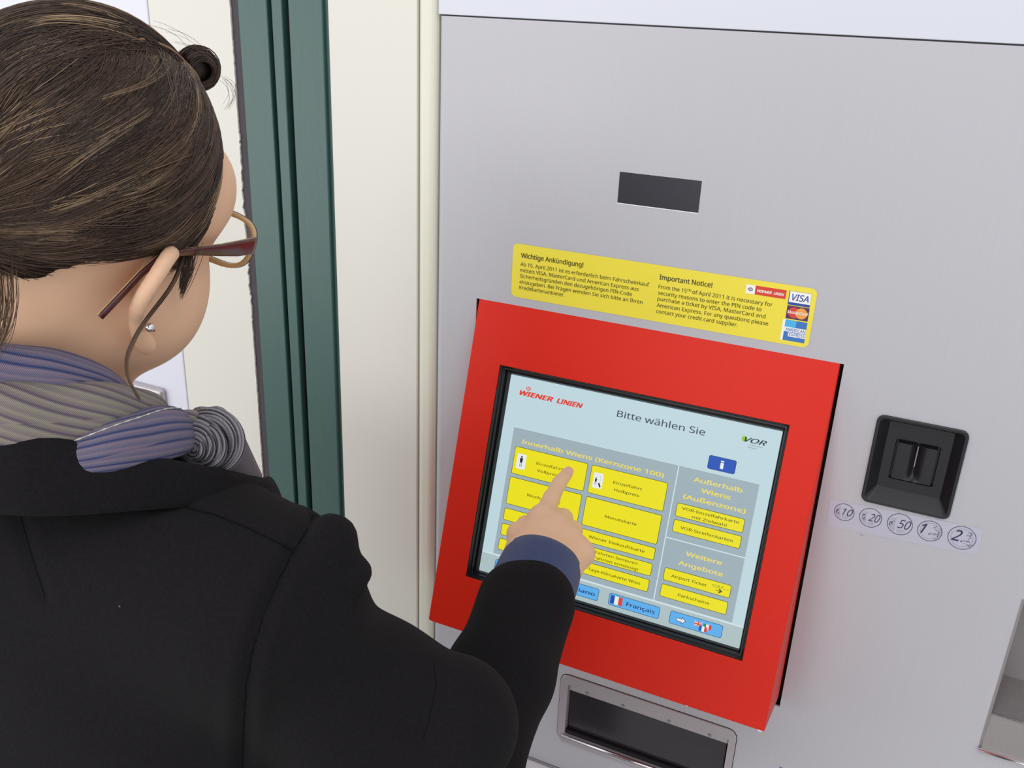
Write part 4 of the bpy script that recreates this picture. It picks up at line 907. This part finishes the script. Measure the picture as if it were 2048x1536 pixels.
st = link('strands', strand_mesh(strands), 'hair', None, True); st.parent = hair; st['kind'] = 'stuff'
pt = tube('parting', [HL(.0355 + .0012 * math.sin(f_ * 190), f_, HO[2] + HR[2] * math.sqrt(1 - (.0355 / HR[0]) ** 2 - ((f_ - HO[1]) / HR[1]) ** 2) + .0029) for f_ in np.linspace(-.025, .052, 24)], [.0002] * 3 + [.0009] * 18 + [.0006] * 2 + [.0002], 'scalp', None, 6); pt.parent = hair
bm = bmesh.new(); bmesh.ops.create_uvsphere(bm, u_segments=32, v_segments=20, radius=.034)
for v in bm.verts: v.co = Vector(HL(0, -.128, -.004)) + v.co * (1 + .05 * math.sin(v.co.x * 300 + v.co.z * 200))
me = bpy.data.meshes.new('hair_bun'); bm.to_mesh(me); bm.free(); link('hair_bun', me, 'hairbase', None, True).parent = hair

# ------------------------------------------------------------------ glasses, earring
gl = empty('glasses', tuple(HL(0, .1, 0)), 'burgundy and horn coloured glasses worn by the person at the machine', 'glasses')
for s in (1, -1):
    HG = HL(s * .0735, .0985, -.001); ET = HL(s * .0765, .006, .001)
    pts = [HG, HG * .75 + ET * .25 + RT * s * .002, HG * .5 + ET * .5 + RT * s * .002, HG * .25 + ET * .75, ET, HL(s * .0775, -.012, -.001), HL(s * .0778, -.026, -.010), HL(s * .0770, -.040, -.024), HL(s * .0755, -.052, -.037)]
    hh = [.0068, .0062, .0045, .0030, .0024, .0022, .0022, .0023, .0023]; path = []
    for i, p in enumerate(pts):
        t = (pts[min(i + 1, len(pts) - 1)] - pts[max(i - 1, 0)]); t /= np.linalg.norm(t); sd_ = RT * s - t * (RT @ t) * s; sd_ /= np.linalg.norm(sd_); path.append((p, sd_, np.cross(t, sd_), .0013, hh[i]))
    # densify
    den = []
    for i in range(len(path) - 1):
        for q in range(5):
            w_ = q / 5; den.append(tuple((np.array(path[i][j]) * (1 - w_) + np.array(path[i + 1][j]) * w_) for j in range(5)))
    den.append(path[-1]); sweep('temple', den, ov(12, .5), 'frame', gl)
    sweep('temple_lining', [(c_ - o_ * .0012, o_, u_, .0007, sy * .98) for c_, o_, u_, sx, sy in den], ov(10, .5), 'frame2', gl)
    box_pts = []
    LC = HL(s * .0385, .1015, -.006)
    def rim_pt(a_, k=1.0):
        x, y = math.cos(a_), math.sin(a_); px_ = math.copysign(abs(x) ** .62, x) * .0335 * k * s; py_ = math.copysign(abs(y) ** .72, y) * .0195 * k + (.003 * x)
        return LC + RT * px_ + UP * py_ + FW * (-.0045 * (abs(px_) / .0335) ** 2 * (1 if px_ * s > 0 else .2) - .12 * py_ * -1 * .8)
    N = 44; rim = []
    for i in range(N + 1):
        a_ = 2 * math.pi * i / N; p = rim_pt(a_); o_ = p - LC; o_ /= np.linalg.norm(o_); rim.append((p, FW, o_, .0019, .0021))
    r_ = sweep('rim', rim, ov(10, .6), 'frame2', gl, cap=False)
    sweep('rim_front', [(c_ + FW * .0018, FW, u_, .0010, .0023) for c_, o_, u_, sx, sy in rim], ov(8, .6), 'frame', gl, cap=False)
    lv = [rim_pt(2 * math.pi * i / 32, .97) for i in range(32)]; adopt(link('lens', pydata(lv, [list(range(32))]), 'lens'), gl)
tube('bridge', [HL(-.007, .1045, .002), HL(0, .1065, .004), HL(.007, .1045, .002)], .0020, 'frame', gl, 8)
er = empty('earring', tuple(HL(.084, .004, -.057)), 'small silver stud earring in the right ear lobe of the person', 'earring')
bm = bmesh.new(); bmesh.ops.create_uvsphere(bm, u_segments=14, v_segments=10, radius=.0030)
for v in bm.verts: v.co = Vector(U(299, 655, .6005)) + v.co
me = bpy.data.meshes.new('stud'); bm.to_mesh(me); bm.free(); adopt(link('stud', me, 'chrome', None, True), er)

# ------------------------------------------------------------------ legs and shoes (below the picture, so that the figure stands)
lg_ = []
for s in (1, -1):
    hip = np.array([s * .09 - .02, -.50, .86]); kn_ = np.array([s * .10 - .02, -.485, .47]); an = np.array([s * .10 - .02, -.52, .10])
    lg_ += [Prim('c', hip, kn_, .085, .060, k=.03), Prim('c', kn_, an, .060, .045, k=.02)]
P_, Q_ = surface(lg_, (-.30, -.66, .04), (.26, -.34, .96), .007); adopt(link('trousers', np_mesh('trousers', P_, Q_), 'trousers', None, True), pe)
for s in (1, -1):
    x = s * .10 - .02; sp_ = [Prim('c', (x, -.54, .045), (x, -.36, .032), .040, .032, k=.02), Prim('c', (x, -.52, .05), (x, -.52, .10), .042, .045, k=.02)]
    P_, Q_ = surface(sp_, (x - .08, -.62, .0), (x + .08, -.30, .17), .006, lambda P, d: np.maximum(d, .003 - P[:, 2])); adopt(link('shoe', np_mesh('shoe', P_, Q_), 'leather', None, True), pe)
